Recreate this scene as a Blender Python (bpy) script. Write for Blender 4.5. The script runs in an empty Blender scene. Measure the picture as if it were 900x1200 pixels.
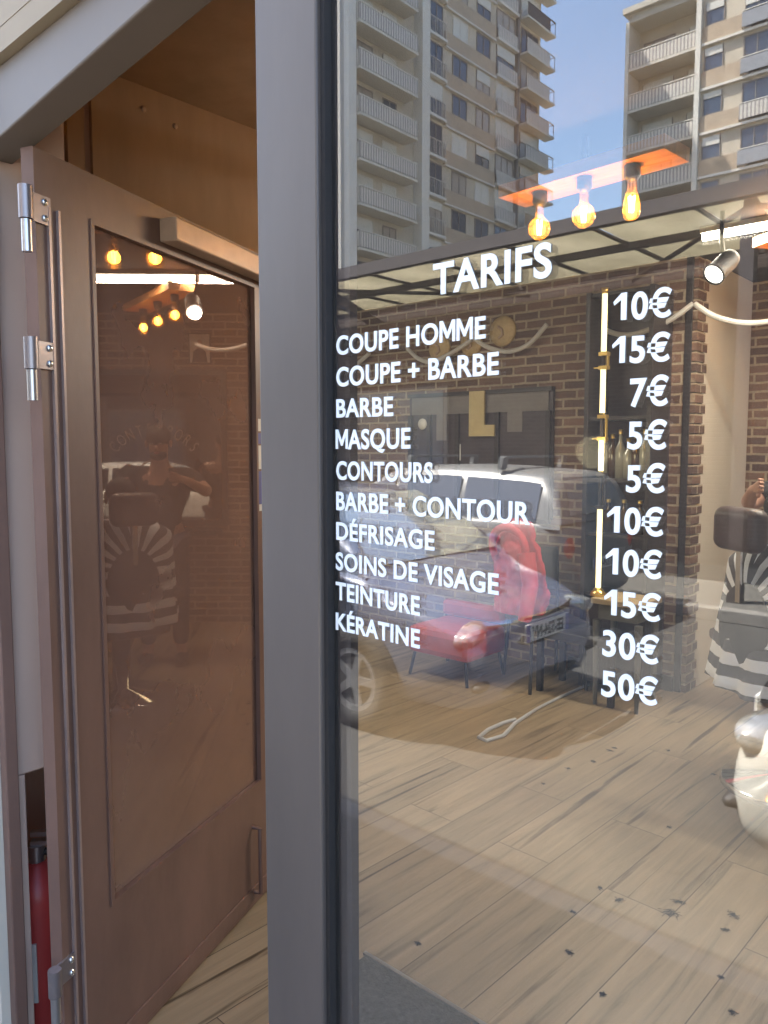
import bpy, bmesh, math, random
from mathutils import Vector, Matrix
random.seed(7)
S = bpy.context.scene
COL = S.collection

# ------------------------------------------------------------------ camera
CAM = Vector((0, -0.74, 1.6))
YAW = math.radians(48)          # view direction, turned from -x towards +y (the glass runs along x)
PIT = math.atan(75 / 900)
FH = Vector((-math.cos(YAW), math.sin(YAW), 0))
RT = Vector((math.sin(YAW), math.cos(YAW), 0))
FW = FH * math.cos(PIT) - Vector((0, 0, 1)) * math.sin(PIT)
UP = RT.cross(FW)
cd = bpy.data.cameras.new('camera')
cam = bpy.data.objects.new('camera', cd)
COL.objects.link(cam)
cam.matrix_world = Matrix(((RT.x, UP.x, -FW.x, CAM.x), (RT.y, UP.y, -FW.y, CAM.y), (RT.z, UP.z, -FW.z, CAM.z), (0, 0, 0, 1)))
cd.sensor_fit = 'VERTICAL'
cd.sensor_height = 32.0
cd.lens = 24.0                  # 900 px focal length over 1200 px
cd.clip_start = 0.05
cd.clip_end = 3000
S.camera = cam

# ------------------------------------------------------------------ world, sun, exposure
SUN_AZ = Vector((-0.85, 0.52, 0)).normalized()
SUN_EL = math.radians(57)
w = bpy.data.worlds.new('World')
S.world = w
w.use_nodes = True
nt = w.node_tree
bg = nt.nodes['Background']
sky = nt.nodes.new('ShaderNodeTexSky')
sky.sky_type = 'NISHITA'
sky.sun_disc = False
sky.sun_elevation = SUN_EL
sky.sun_rotation = math.atan2(SUN_AZ.x, SUN_AZ.y)
sky.air_density = 1.0
sky.dust_density = 2.2
sky.ozone_density = 1.3
nt.links.new(sky.outputs['Color'], bg.inputs['Color'])
bg.inputs['Strength'].default_value = 0.15
sl = bpy.data.lights.new('sun', 'SUN')
sl.energy = 4.5
sl.angle = math.radians(0.5)
sl.color = (1.0, 0.95, 0.87)
so = bpy.data.objects.new('sun', sl)
COL.objects.link(so)
sd = SUN_AZ * math.cos(SUN_EL) + Vector((0, 0, math.sin(SUN_EL)))
so.rotation_euler = (-sd).to_track_quat('-Z', 'Y').to_euler()
so.location = (0, 0, 60)
S.view_settings.view_transform = 'Standard'
S.view_settings.look = 'None'
S.view_settings.gamma = 1
S.view_settings.use_curve_mapping = False
S.view_settings.exposure = 2.75
S.cycles.max_bounces = 10
S.cycles.glossy_bounces = 5
S.cycles.diffuse_bounces = 4
S.cycles.transparent_max_bounces = 24
S.cycles.sample_clamp_indirect = 6
S.cycles.caustics_reflective = False
S.cycles.use_denoising = True

# ------------------------------------------------------------------ pixel -> plane (900x1200 photo coordinates)
def ray(px, py): return FW * 900 + RT * (px - 450) - UP * (py - 600)
def Py(px, py, y):
    d = ray(px, py); return CAM + d * ((y - CAM.y) / d.y)
def Px(px, py, x):
    d = ray(px, py); return CAM + d * ((x - CAM.x) / d.x)
def Pz(px, py, z):
    d = ray(px, py); return CAM + d * ((z - CAM.z) / d.z)

def prj_(p):
    d = Vector(p) - CAM; return (round(450 + 900 * d.dot(RT) / d.dot(FW)), round(600 - 900 * d.dot(UP) / d.dot(FW)))

# ------------------------------------------------------------------ materials
def mat(name, col, rough=0.6, metal=0.0, var=0.12, scale=8.0, bump=0.0, bscale=60.0, spec=0.5, coat=0.0, emit=None, estr=0.0, trans=0.0, alpha=1.0, stretch=(1, 1, 1)):
    m = bpy.data.materials.new(name)
    m.use_nodes = True
    n = m.node_tree
    p = n.nodes['Principled BSDF']
    p.inputs['Roughness'].default_value = rough
    p.inputs['Metallic'].default_value = metal
    p.inputs['Specular IOR Level'].default_value = spec
    p.inputs['Coat Weight'].default_value = coat
    p.inputs['Transmission Weight'].default_value = trans
    p.inputs['Alpha'].default_value = alpha
    tc = n.nodes.new('ShaderNodeTexCoord')
    mp = n.nodes.new('ShaderNodeMapping')
    mp.inputs['Scale'].default_value = stretch
    n.links.new(tc.outputs['Object'], mp.inputs['Vector'])
    no = n.nodes.new('ShaderNodeTexNoise')
    no.inputs['Scale'].default_value = scale
    no.inputs['Detail'].default_value = 6
    no.inputs['Roughness'].default_value = 0.65
    n.links.new(mp.outputs['Vector'], no.inputs['Vector'])
    cr = n.nodes.new('ShaderNodeValToRGB')
    cr.color_ramp.elements[0].position = 0.3
    cr.color_ramp.elements[1].position = 0.7
    cr.color_ramp.elements[0].color = (*[c * (1 - var) for c in col], 1)
    cr.color_ramp.elements[1].color = (*[min(1, c * (1 + var)) for c in col], 1)
    n.links.new(no.outputs['Fac'], cr.inputs['Fac'])
    n.links.new(cr.outputs['Color'], p.inputs['Base Color'])
    if bump:
        nb = n.nodes.new('ShaderNodeTexNoise')
        nb.inputs['Scale'].default_value = bscale
        nb.inputs['Detail'].default_value = 5
        n.links.new(mp.outputs['Vector'], nb.inputs['Vector'])
        b = n.nodes.new('ShaderNodeBump')
        b.inputs['Strength'].default_value = bump
        b.inputs['Distance'].default_value = 0.01
        n.links.new(nb.outputs['Fac'], b.inputs['Height'])
        n.links.new(b.outputs['Normal'], p.inputs['Normal'])
    if emit:
        p.inputs['Emission Color'].default_value = (*emit, 1)
        p.inputs['Emission Strength'].default_value = estr
    return m

def math_node(n, op, a, b=None, c=None):
    q = n.nodes.new('ShaderNodeMath'); q.operation = op
    for i, v in enumerate((a, b, c)):
        if v is None: continue
        if isinstance(v, (int, float)): q.inputs[i].default_value = v
        else: n.links.new(v, q.inputs[i])
    return q.outputs[0]

def glass_mat(name, f0, tint, rough=0.0, wave=0.0, refl=(1, 1, 1), dust_veil=0.0, dust_veil_col=(0.3, 0.22, 0.18)):
    m = bpy.data.materials.new(name); m.use_nodes = True
    n = m.node_tree; n.nodes.clear()
    out = n.nodes.new('ShaderNodeOutputMaterial')
    tr = n.nodes.new('ShaderNodeBsdfTransparent'); tr.inputs['Color'].default_value = (*tint, 1)
    gl = n.nodes.new('ShaderNodeBsdfGlossy'); gl.inputs['Roughness'].default_value = rough
    gl.inputs['Color'].default_value = (*refl, 1)
    g = n.nodes.new('ShaderNodeNewGeometry')
    vm = n.nodes.new('ShaderNodeVectorMath'); vm.operation = 'DOT_PRODUCT'
    n.links.new(g.outputs['Incoming'], vm.inputs[0]); n.links.new(g.outputs['Normal'], vm.inputs[1])
    c = math_node(n, 'ABSOLUTE', vm.outputs['Value'])
    k = math_node(n, 'POWER', math_node(n, 'SUBTRACT', 1.0, c), 5.0)
    fac = math_node(n, 'MULTIPLY_ADD', k, 1 - f0, f0)   # Schlick reflectance of the pane
    mx = n.nodes.new('ShaderNodeMixShader')
    n.links.new(fac, mx.inputs[0]); n.links.new(tr.outputs[0], mx.inputs[1]); n.links.new(gl.outputs[0], mx.inputs[2])
    last = mx
    if dust_veil:
        df = n.nodes.new('ShaderNodeBsdfDiffuse'); df.inputs['Color'].default_value = (*dust_veil_col, 1)
        tcd = n.nodes.new('ShaderNodeTexCoord'); nd = n.nodes.new('ShaderNodeTexNoise'); nd.inputs['Scale'].default_value = 3; nd.inputs['Detail'].default_value = 6
        n.links.new(tcd.outputs['Object'], nd.inputs['Vector'])
        m2 = n.nodes.new('ShaderNodeMixShader')
        n.links.new(math_node(n, 'MULTIPLY', math_node(n, 'MULTIPLY_ADD', nd.outputs['Fac'], 1.0, 0.5), dust_veil), m2.inputs[0])
        n.links.new(mx.outputs[0], m2.inputs[1]); n.links.new(df.outputs[0], m2.inputs[2]); last = m2
    n.links.new(last.outputs[0], out.inputs['Surface'])
    if wave:
        tc = n.nodes.new('ShaderNodeTexCoord'); no = n.nodes.new('ShaderNodeTexNoise')
        no.inputs['Scale'].default_value = 2.2; no.inputs['Detail'].default_value = 1
        n.links.new(tc.outputs['Object'], no.inputs['Vector'])
        b = n.nodes.new('ShaderNodeBump'); b.inputs['Strength'].default_value = wave; b.inputs['Distance'].default_value = 0.01
        n.links.new(no.outputs['Fac'], b.inputs['Height']); n.links.new(b.outputs['Normal'], gl.inputs['Normal'])
    return m

def brick_mat(name, c1, c2, mortar, axis='x', bw=0.21, bh=0.065, ms=0.010, bias=0.0, rough=0.85, bumps=0.5, soldier=None):
    """bricks laid on a wall running along the given axis"""
    m = bpy.data.materials.new(name); m.use_nodes = True
    n = m.node_tree; p = n.nodes['Principled BSDF']; p.inputs['Roughness'].default_value = rough
    tc = n.nodes.new('ShaderNodeTexCoord'); sp = n.nodes.new('ShaderNodeSeparateXYZ'); cb = n.nodes.new('ShaderNodeCombineXYZ')
    n.links.new(tc.outputs['Object'], sp.inputs[0])
    n.links.new(sp.outputs['X' if axis == 'x' else 'Y'], cb.inputs['X'])
    n.links.new(sp.outputs['Z'], cb.inputs['Y'])
    dn = n.nodes.new('ShaderNodeTexNoise'); dn.inputs['Scale'].default_value = 14; dn.inputs['Detail'].default_value = 2
    n.links.new(tc.outputs['Object'], dn.inputs['Vector'])
    vs = n.nodes.new('ShaderNodeVectorMath'); vs.operation = 'SCALE'; vs.inputs['Scale'].default_value = 0.010
    n.links.new(dn.outputs['Color'], vs.inputs[0])
    va = n.nodes.new('ShaderNodeVectorMath'); va.operation = 'ADD'
    n.links.new(cb.outputs[0], va.inputs[0]); n.links.new(vs.outputs[0], va.inputs[1])
    br = n.nodes.new('ShaderNodeTexBrick')
    br.inputs['Scale'].default_value = 1.0
    br.inputs['Brick Width'].default_value = bw; br.inputs['Row Height'].default_value = bh
    br.inputs['Mortar Size'].default_value = ms; br.inputs['Mortar Smooth'].default_value = 0.35; br.inputs['Bias'].default_value = bias
    br.inputs['Color1'].default_value = (*c1, 1); br.inputs['Color2'].default_value = (*c2, 1); br.inputs['Mortar'].default_value = (*mortar, 1)
    n.links.new(va.outputs[0], br.inputs['Vector'])
    no = n.nodes.new('ShaderNodeTexNoise'); no.inputs['Scale'].default_value = 55; no.inputs['Detail'].default_value = 6
    n.links.new(tc.outputs['Object'], no.inputs['Vector'])
    n2 = n.nodes.new('ShaderNodeTexNoise'); n2.inputs['Scale'].default_value = 2.3; n2.inputs['Detail'].default_value = 3
    n.links.new(tc.outputs['Object'], n2.inputs['Vector'])
    f = math_node(n, 'ADD', math_node(n, 'MULTIPLY_ADD', no.outputs['Fac'], 0.7, 0.4), math_node(n, 'MULTIPLY_ADD', n2.outputs['Fac'], 0.6, -0.05))
    mx = n.nodes.new('ShaderNodeVectorMath'); mx.operation = 'SCALE'
    n.links.new(br.outputs['Color'], mx.inputs[0]); n.links.new(f, mx.inputs['Scale'])
    n.links.new(mx.outputs[0], p.inputs['Base Color'])
    h = math_node(n, 'ADD', math_node(n, 'MULTIPLY', br.outputs['Fac'], -1.0), math_node(n, 'MULTIPLY', no.outputs['Fac'], 0.4))
    b = n.nodes.new('ShaderNodeBump'); b.inputs['Strength'].default_value = bumps; b.inputs['Distance'].default_value = 0.008
    n.links.new(h, b.inputs['Height']); n.links.new(b.outputs['Normal'], p.inputs['Normal'])
    return m

def plank_mat(name):
    """wood-look planks running into the shop (along y)"""
    m = bpy.data.materials.new(name); m.use_nodes = True
    n = m.node_tree; p = n.nodes['Principled BSDF']
    tc = n.nodes.new('ShaderNodeTexCoord'); mp = n.nodes.new('ShaderNodeMapping')
    mp.inputs['Rotation'].default_value = (0, 0, math.radians(90 + 2)); mp.inputs['Location'].default_value = (0.4, 0.05, 0)
    n.links.new(tc.outputs['Object'], mp.inputs['Vector'])
    br = n.nodes.new('ShaderNodeTexBrick'); br.inputs['Scale'].default_value = 1.0; br.offset = 0.37; br.offset_frequency = 2
    br.inputs['Brick Width'].default_value = 1.35; br.inputs['Row Height'].default_value = 0.24
    br.inputs['Mortar Size'].default_value = 0.002; br.inputs['Mortar Smooth'].default_value = 0.25; br.inputs['Bias'].default_value = 0.0
    br.inputs['Color1'].default_value = (0.265, 0.20, 0.125, 1); br.inputs['Color2'].default_value = (0.345, 0.265, 0.17, 1); br.inputs['Mortar'].default_value = (0.10, 0.072, 0.048, 1)
    n.links.new(mp.outputs['Vector'], br.inputs['Vector'])
    m2 = n.nodes.new('ShaderNodeMapping'); m2.inputs['Scale'].default_value = (0.9, 13, 1)
    n.links.new(mp.outputs['Vector'], m2.inputs['Vector'])
    # shift the grain plank by plank
    g = n.nodes.new('ShaderNodeTexNoise'); g.inputs['Scale'].default_value = 1.6; g.inputs['Detail'].default_value = 9; g.inputs['Roughness'].default_value = 0.62; g.inputs['Distortion'].default_value = 0.6
    va = n.nodes.new('ShaderNodeVectorMath'); va.operation = 'ADD'
    vs = n.nodes.new('ShaderNodeVectorMath'); vs.operation = 'SCALE'; vs.inputs['Scale'].default_value = 40
    n.links.new(br.outputs['Color'], vs.inputs[0]); n.links.new(m2.outputs[0], va.inputs[0]); n.links.new(vs.outputs[0], va.inputs[1])
    n.links.new(va.outputs[0], g.inputs['Vector'])
    cr = n.nodes.new('ShaderNodeValToRGB')
    e = cr.color_ramp.elements
    e[0].position = 0.30; e[0].color = (0.50, 0.48, 0.45, 1); e[1].position = 0.62; e[1].color = (1.06, 1.03, 1.0, 1)
    x = e.new(0.42); x.color = (0.85, 0.83, 0.80, 1)
    n.links.new(g.outputs['Fac'], cr.inputs['Fac'])
    mx = n.nodes.new('ShaderNodeMix'); mx.data_type = 'RGBA'; mx.blend_type = 'MULTIPLY'; mx.inputs[0].default_value = 1.0
    n.links.new(br.outputs['Color'], mx.inputs[6]); n.links.new(cr.outputs['Color'], mx.inputs[7])
    # sparse dark splits along the grain
    m3 = n.nodes.new('ShaderNodeMapping'); m3.inputs['Scale'].default_value = (0.38, 7, 1); m3.inputs['Location'].default_value = (3.1, 1.7, 0)
    n.links.new(mp.outputs['Vector'], m3.inputs['Vector'])
    k = n.nodes.new('ShaderNodeTexNoise'); k.inputs['Scale'].default_value = 1.5; k.inputs['Detail'].default_value = 7; k.inputs['Roughness'].default_value = 0.55; k.inputs['Distortion'].default_value = 0.9
    vb = n.nodes.new('ShaderNodeVectorMath'); vb.operation = 'ADD'; n.links.new(m3.outputs[0], vb.inputs[0]); n.links.new(vs.outputs[0], vb.inputs[1]); n.links.new(vb.outputs[0], k.inputs['Vector'])
    c2 = n.nodes.new('ShaderNodeValToRGB'); e = c2.color_ramp.elements
    e[0].position = 0.60; e[0].color = (1, 1, 1, 1); e[1].position = 0.68; e[1].color = (0.22, 0.19, 0.17, 1)
    n.links.new(k.outputs['Fac'], c2.inputs['Fac'])
    m4 = n.nodes.new('ShaderNodeMix'); m4.data_type = 'RGBA'; m4.blend_type = 'MULTIPLY'; m4.inputs[0].default_value = 1.0
    n.links.new(mx.outputs[2], m4.inputs[6]); n.links.new(c2.outputs['Color'], m4.inputs[7])
    n.links.new(m4.outputs[2], p.inputs['Base Color'])
    p.inputs['Roughness'].default_value = 0.42
    b = n.nodes.new('ShaderNodeBump'); b.inputs['Strength'].default_value = 0.25; b.inputs['Distance'].default_value = 0.004
    n.links.new(math_node(n, 'SUBTRACT', g.outputs['Fac'], br.outputs['Fac']), b.inputs['Height']); n.links.new(b.outputs['Normal'], p.inputs['Normal'])
    return m

def stripe_mat(name, ca, cb_, period, vec=(0, 0, 1), wob=0.03):
    m = bpy.data.materials.new(name); m.use_nodes = True
    n = m.node_tree; p = n.nodes['Principled BSDF']; p.inputs['Roughness'].default_value = 0.8
    at = n.nodes.new('ShaderNodeAttribute'); at.attribute_name = 'stripe'
    no = n.nodes.new('ShaderNodeTexNoise'); no.inputs['Scale'].default_value = 5
    s = math_node(n, 'MULTIPLY_ADD', no.outputs['Fac'], wob, at.outputs['Fac'])
    s = math_node(n, 'FRACT', math_node(n, 'DIVIDE', s, period))
    s = math_node(n, 'GREATER_THAN', s, 0.5)
    mx = n.nodes.new('ShaderNodeMix'); mx.data_type = 'RGBA'
    n.links.new(s, mx.inputs[0]); mx.inputs[6].default_value = (*ca, 1); mx.inputs[7].default_value = (*cb_, 1)
    n.links.new(mx.outputs[2], p.inputs['Base Color'])
    return m

def asphalt_mat(name, col, patch=0.25):
    m = mat(name, col, 0.9, var=patch, scale=0.7, bump=0.5, bscale=160)
    n = m.node_tree; p = n.nodes['Principled BSDF']
    base = p.inputs['Base Color'].links[0].from_socket
    tc = n.nodes['Texture Coordinate']
    no = n.nodes.new('ShaderNodeTexNoise'); no.inputs['Scale'].default_value = 70; no.inputs['Detail'].default_value = 3
    n.links.new(tc.outputs['Object'], no.inputs['Vector'])
    v = n.nodes.new('ShaderNodeVectorMath'); v.operation = 'SCALE'
    n.links.new(base, v.inputs[0]); n.links.new(math_node(n, 'MULTIPLY_ADD', no.outputs['Fac'], 1.2, 0.4), v.inputs['Scale'])
    n.links.new(v.outputs[0], p.inputs['Base Color'])
    return m

M = {}
M['post'] = mat('post_metal', (0.115, 0.096, 0.086), 0.40, 0.2, var=0.16, scale=3, stretch=(1, 1, 0.25), bump=0.04, bscale=25)
M['frame'] = mat('dark_frame', (0.060, 0.040, 0.040), 0.35, 0.2, var=0.15)
M['gasket'] = mat('rubber', (0.02, 0.018, 0.018), 0.7)
M['header'] = mat('header_metal', (0.165, 0.132, 0.105), 0.55, 0.05, var=0.08, scale=2)
M['fascia'] = mat('fascia_paint', (0.34, 0.265, 0.175), 0.7, var=0.08, scale=2)
M['doorpaint'] = mat('door_paint', (0.165, 0.094, 0.072), 0.45, 0.0, var=0.24, scale=3, stretch=(1, 1, 0.4), bump=0.05, bscale=40)
M['dooredge'] = mat('door_bead_highlight', (0.34, 0.26, 0.24), 0.35, 0.4)  # lighter than the door paint, painting in the moulding edge highlights
M['bronze'] = mat('bronze_box', (0.42, 0.30, 0.22), 0.45, 0.15)
M['steel'] = mat('steel', (0.52, 0.50, 0.50), 0.3, 0.9)
M['hinge'] = mat('hinge_metal', (0.30, 0.26, 0.26), 0.35, 0.7)
M['screw'] = mat('screw_head', (0.80, 0.78, 0.76), 0.25, 0.9)
M['glass'] = glass_mat('window_glass', 0.112, (0.97, 0.98, 0.97), 0.0, 0.010, dust_veil=0.022, dust_veil_col=(0.5, 0.48, 0.44))
M['doorglass'] = glass_mat('door_glass', 0.13, (0.62, 0.52, 0.47), 0.004, 0.02, (1.0, 0.86, 0.76), 0.40, (0.36, 0.225, 0.18))  # thick brown film paints the flare haze over the doorway into the pane
M['vinyl'] = mat('white_vinyl', (0.86, 0.90, 0.95), 0.55, var=0.02)
M['pale'] = mat('pale_wall', (0.62, 0.55, 0.46), 0.8, var=0.05, scale=2, bump=0.05)
M['pinkwall'] = mat('pale_pink_wall', (0.56, 0.40, 0.32), 0.8, var=0.04, scale=2)
M['brownwall'] = mat('brown_panel', (0.40, 0.28, 0.19), 0.6, var=0.18, scale=3, stretch=(1, 1, 0.25))
M['ceiling'] = mat('dark_ceiling', (0.016, 0.014, 0.013), 0.8, var=0.15, scale=2)
M['brick'] = brick_mat('interior_brick', (0.085, 0.047, 0.035), (0.20, 0.115, 0.078), (0.34, 0.27, 0.19))
M['brick_y'] = brick_mat('interior_brick_side', (0.085, 0.047, 0.035), (0.20, 0.115, 0.078), (0.34, 0.27, 0.19), axis='y')
M['outbrick'] = brick_mat('street_brick', (0.050, 0.032, 0.026), (0.080, 0.052, 0.042), (0.10, 0.085, 0.07))
M['planks'] = plank_mat('floor_planks')
M['mat'] = asphalt_mat('door_mat', (0.075, 0.07, 0.06), 0.2)
M['black'] = mat('black_wood', (0.022, 0.018, 0.020), 0.45, var=0.25)
M['darkpanel'] = mat('dark_panel', (0.045, 0.034, 0.042), 0.4, var=0.2)
M['greyband'] = mat('grey_band', (0.17, 0.155, 0.15), 0.6)
M['gold'] = mat('gold', (0.75, 0.52, 0.16), 0.3, 0.85)
M['goldpaint'] = mat('gold_letter', (0.50, 0.40, 0.20), 0.45, 0.2)
M['tube'] = mat('warm_tube', (0.9, 0.85, 0.6), 0.5, emit=(1.0, 0.80, 0.36), estr=0.42)
M['ledtube'] = mat('white_tube', (0.9, 0.9, 0.9), 0.5, emit=(1.0, 0.95, 0.82), estr=5)
M['filament'] = mat('filament', (1, 0.8, 0.4), 0.5, emit=(1.0, 0.62, 0.18), estr=22)
M['amber'] = glass_mat('amber_glass', 0.06, (1.0, 0.70, 0.22))
_n = M['amber'].node_tree
_o = _n.nodes['Material Output']; _s = _o.inputs['Surface'].links[0].from_socket
_t = _n.nodes.new('ShaderNodeBsdfTranslucent'); _t.inputs['Color'].default_value = (1.0, 0.50, 0.10, 1)
_m = _n.nodes.new('ShaderNodeMixShader'); _m.inputs[0].default_value = 0.07
_n.links.new(_s, _m.inputs[1]); _n.links.new(_t.outputs[0], _m.inputs[2]); _n.links.new(_m.outputs[0], _o.inputs['Surface'])
M['spotlens'] = mat('spot_lens', (1, 1, 0.95), 0.5, emit=(1.0, 0.97, 0.88), estr=1.5)
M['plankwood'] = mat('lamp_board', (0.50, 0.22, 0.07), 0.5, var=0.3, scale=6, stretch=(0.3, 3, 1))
M['tabletop'] = mat('table_top', (0.42, 0.32, 0.19), 0.5, var=0.15)
M['tablegrey'] = mat('table_leg', (0.12, 0.115, 0.10), 0.5)
M['red'] = mat('red_cloth', (0.50, 0.028, 0.045), 0.75, var=0.25, scale=7, bump=0.4, bscale=14)
M['redseat'] = mat('red_leather', (0.42, 0.05, 0.03), 0.4, var=0.2)
M['leather'] = mat('brown_leather', (0.085, 0.060, 0.058), 0.42, var=0.15, bump=0.1, bscale=120)
M['chrome'] = mat('chrome', (0.75, 0.75, 0.76), 0.12, 1.0)
M['blackcloth'] = mat('black_cloth', (0.016, 0.015, 0.017), 0.85, bump=0.2, bscale=30)
M['skin'] = mat('skin', (0.48, 0.27, 0.19), 0.5, var=0.08)
M['hair'] = mat('black_hair', (0.012, 0.010, 0.009), 0.6, bump=0.5, bscale=200)
M['cape'] = stripe_mat('striped_cape', (0.84, 0.88, 0.95), (0.055, 0.055, 0.065), 0.105)
M['jean'] = mat('dark_denim', (0.03, 0.04, 0.07), 0.8)
M['rope'] = mat('pale_rope', (0.55, 0.53, 0.50), 0.7, var=0.1)
M['wooddisc'] = mat('pale_wood_disc', (0.50, 0.36, 0.18), 0.6, var=0.25, scale=14)
M['mirror'] = mat('mirror', (0.80, 0.78, 0.74), 0.02, 1.0, var=0.0)
M['redmetal'] = mat('extinguisher_red', (0.42, 0.045, 0.04), 0.4, var=0.08)
M['paper'] = mat('paper', (0.65, 0.63, 0.58), 0.7)
M['bluepaper'] = mat('blue_sticker', (0.10, 0.11, 0.30), 0.5)
M['eye'] = mat('eye', (0.16, 0.13, 0.11), 0.3)
M['etch'] = mat('etched_lettering', (0.40, 0.34, 0.29), 0.6)
M['tan'] = mat('tan_jacket', (0.5, 0.38, 0.2), 0.8)
M['plaster'] = mat('plaster', (0.55, 0.50, 0.42), 0.85, var=0.08, scale=0.6, bump=0.1)
M['roof'] = mat('flat_roof', (0.15, 0.145, 0.14), 0.9)
M['asphalt'] = asphalt_mat('asphalt', (0.052, 0.050, 0.047))
M['pavement'] = asphalt_mat('pavement', (0.11, 0.105, 0.095), 0.12)
M['kerb'] = mat('kerb_stone', (0.19, 0.18, 0.165), 0.8, var=0.12, scale=4, bump=0.2)
M['ground'] = mat('far_ground', (0.16, 0.15, 0.13), 0.9, var=0.2, scale=0.05)
M['linepaint'] = mat('road_paint', (0.7, 0.7, 0.66), 0.7, var=0.2, scale=6)
M['concrete'] = mat('tower_concrete', (0.56, 0.52, 0.44), 0.85, var=0.08, scale=0.5, stretch=(1, 1, 0.3))
M['concrete2'] = mat('tower_render', (0.56, 0.49, 0.39), 0.85, var=0.16, scale=0.5)
M['spandrel'] = mat('tower_spandrel', (0.46, 0.36, 0.26), 0.8, var=0.12, scale=1.2)
M['fin'] = mat('tower_fin', (0.68, 0.65, 0.58), 0.8, var=0.06)
M['balslab'] = mat('balcony_slab', (0.60, 0.56, 0.48), 0.8, var=0.06)
M['rail'] = mat('balcony_panel', (0.60, 0.555, 0.50), 0.5, var=0.08)
_n = M['rail'].node_tree; _p = _n.nodes['Principled BSDF']; _b = _p.inputs['Base Color'].links[0].from_socket
_s = _n.nodes.new('ShaderNodeSeparateXYZ'); _n.links.new(_n.nodes['Texture Coordinate'].outputs['Object'], _s.inputs[0])
_f = math_node(_n, 'FRACT', math_node(_n, 'MULTIPLY', math_node(_n, 'ADD', _s.outputs['X'], _s.outputs['Y']), 4.5))
_k = math_node(_n, 'MULTIPLY_ADD', math_node(_n, 'GREATER_THAN', _f, 0.42), 0.55, 0.5)
_v = _n.nodes.new('ShaderNodeVectorMath'); _v.operation = 'SCALE'; _n.links.new(_b, _v.inputs[0]); _n.links.new(_k, _v.inputs['Scale']); _n.links.new(_v.outputs[0], _p.inputs['Base Color'])
M['rail2'] = mat('balcony_glass_panel', (0.30, 0.31, 0.33), 0.25, var=0.1)
M['winglass'] = mat('tower_window_glass', (0.05, 0.07, 0.11), 0.06, spec=0.9, var=0.3, scale=0.3)
M['winglass2'] = mat('tower_curtain_glass', (0.42, 0.36, 0.30), 0.25, spec=0.6, var=0.15, scale=1)
M['shutter'] = mat('roller_shutter', (0.66, 0.64, 0.58), 0.7, var=0.06)
M['winframe'] = mat('tower_window_frame', (0.20, 0.17, 0.15), 0.6)
M['canopysteel'] = mat('canopy_steel', (0.075, 0.06, 0.055), 0.55, 0.3)
M['carwhite'] = mat('white_car_paint', (0.60, 0.58, 0.52), 0.3, 0.0, var=0.01, coat=0.5)
M['carsilver'] = mat('silver_car_paint', (0.19, 0.19, 0.185), 0.38, 0.1, var=0.02, coat=0.25)
M['cardark'] = mat('dark_blue_car_paint', (0.17, 0.20, 0.28), 0.22, 0.2, var=0.05, coat=1.0)
M['carglass'] = mat('car_window_glass', (0.015, 0.018, 0.022), 0.04, spec=0.9, var=0.1)
M['carglass'].node_tree.nodes['Principled BSDF'].inputs['IOR'].default_value = 1.9
M['screenglass'] = mat('windscreen_glass', (0.62, 0.68, 0.70), 0.05, 0.6, spec=1.0, var=0.1)
M['screenglass'].node_tree.nodes['Principled BSDF'].inputs['IOR'].default_value = 2.6
M['tyre'] = mat('tyre', (0.02, 0.02, 0.02), 0.8)
M['alloy'] = mat('alloy_rim', (0.55, 0.55, 0.56), 0.3, 0.8)
M['plastic'] = mat('black_plastic', (0.025, 0.025, 0.027), 0.6)
M['headlamp'] = mat('headlamp_lens', (0.36, 0.38, 0.38), 0.12, 0.5, var=0.5, scale=16, coat=1.0)
M['taillamp'] = mat('tail_lamp', (0.45, 0.02, 0.02), 0.15, coat=1.0)
M['bottle'] = mat('brown_bottle', (0.06, 0.03, 0.012), 0.1, coat=0.6)
M['bottle2'] = mat('clear_bottle', (0.30, 0.29, 0.25), 0.1, coat=0.6)
M['cyan'] = mat('cable_grey', (0.62, 0.62, 0.64), 0.35, 0.3)
m = bpy.data.materials.new('canopy_panel'); m.use_nodes = True
n_ = m.node_tree; p_ = n_.nodes['Principled BSDF']; p_.inputs['Roughness'].default_value = 0.7
tl = n_.nodes.new('ShaderNodeBsdfTranslucent'); mx_ = n_.nodes.new('ShaderNodeMixShader'); mx_.inputs[0].default_value = 0.9
nz = n_.nodes.new('ShaderNodeTexNoise'); nz.inputs['Scale'].default_value = 1.6; nz.inputs['Detail'].default_value = 5
rp = n_.nodes.new('ShaderNodeValToRGB'); rp.color_ramp.elements[0].position = .35; rp.color_ramp.elements[1].position = .7
rp.color_ramp.elements[0].color = (0.40, 0.37, 0.29, 1); rp.color_ramp.elements[1].color = (0.58, 0.54, 0.44, 1)
n_.links.new(nz.outputs['Fac'], rp.inputs['Fac']); n_.links.new(rp.outputs['Color'], tl.inputs['Color']); n_.links.new(rp.outputs['Color'], p_.inputs['Base Color'])
n_.links.new(p_.outputs[0], mx_.inputs[1]); n_.links.new(tl.outputs[0], mx_.inputs[2]); n_.links.new(mx_.outputs[0], n_.nodes['Material Output'].inputs['Surface'])
M['canopypanel'] = m

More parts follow.
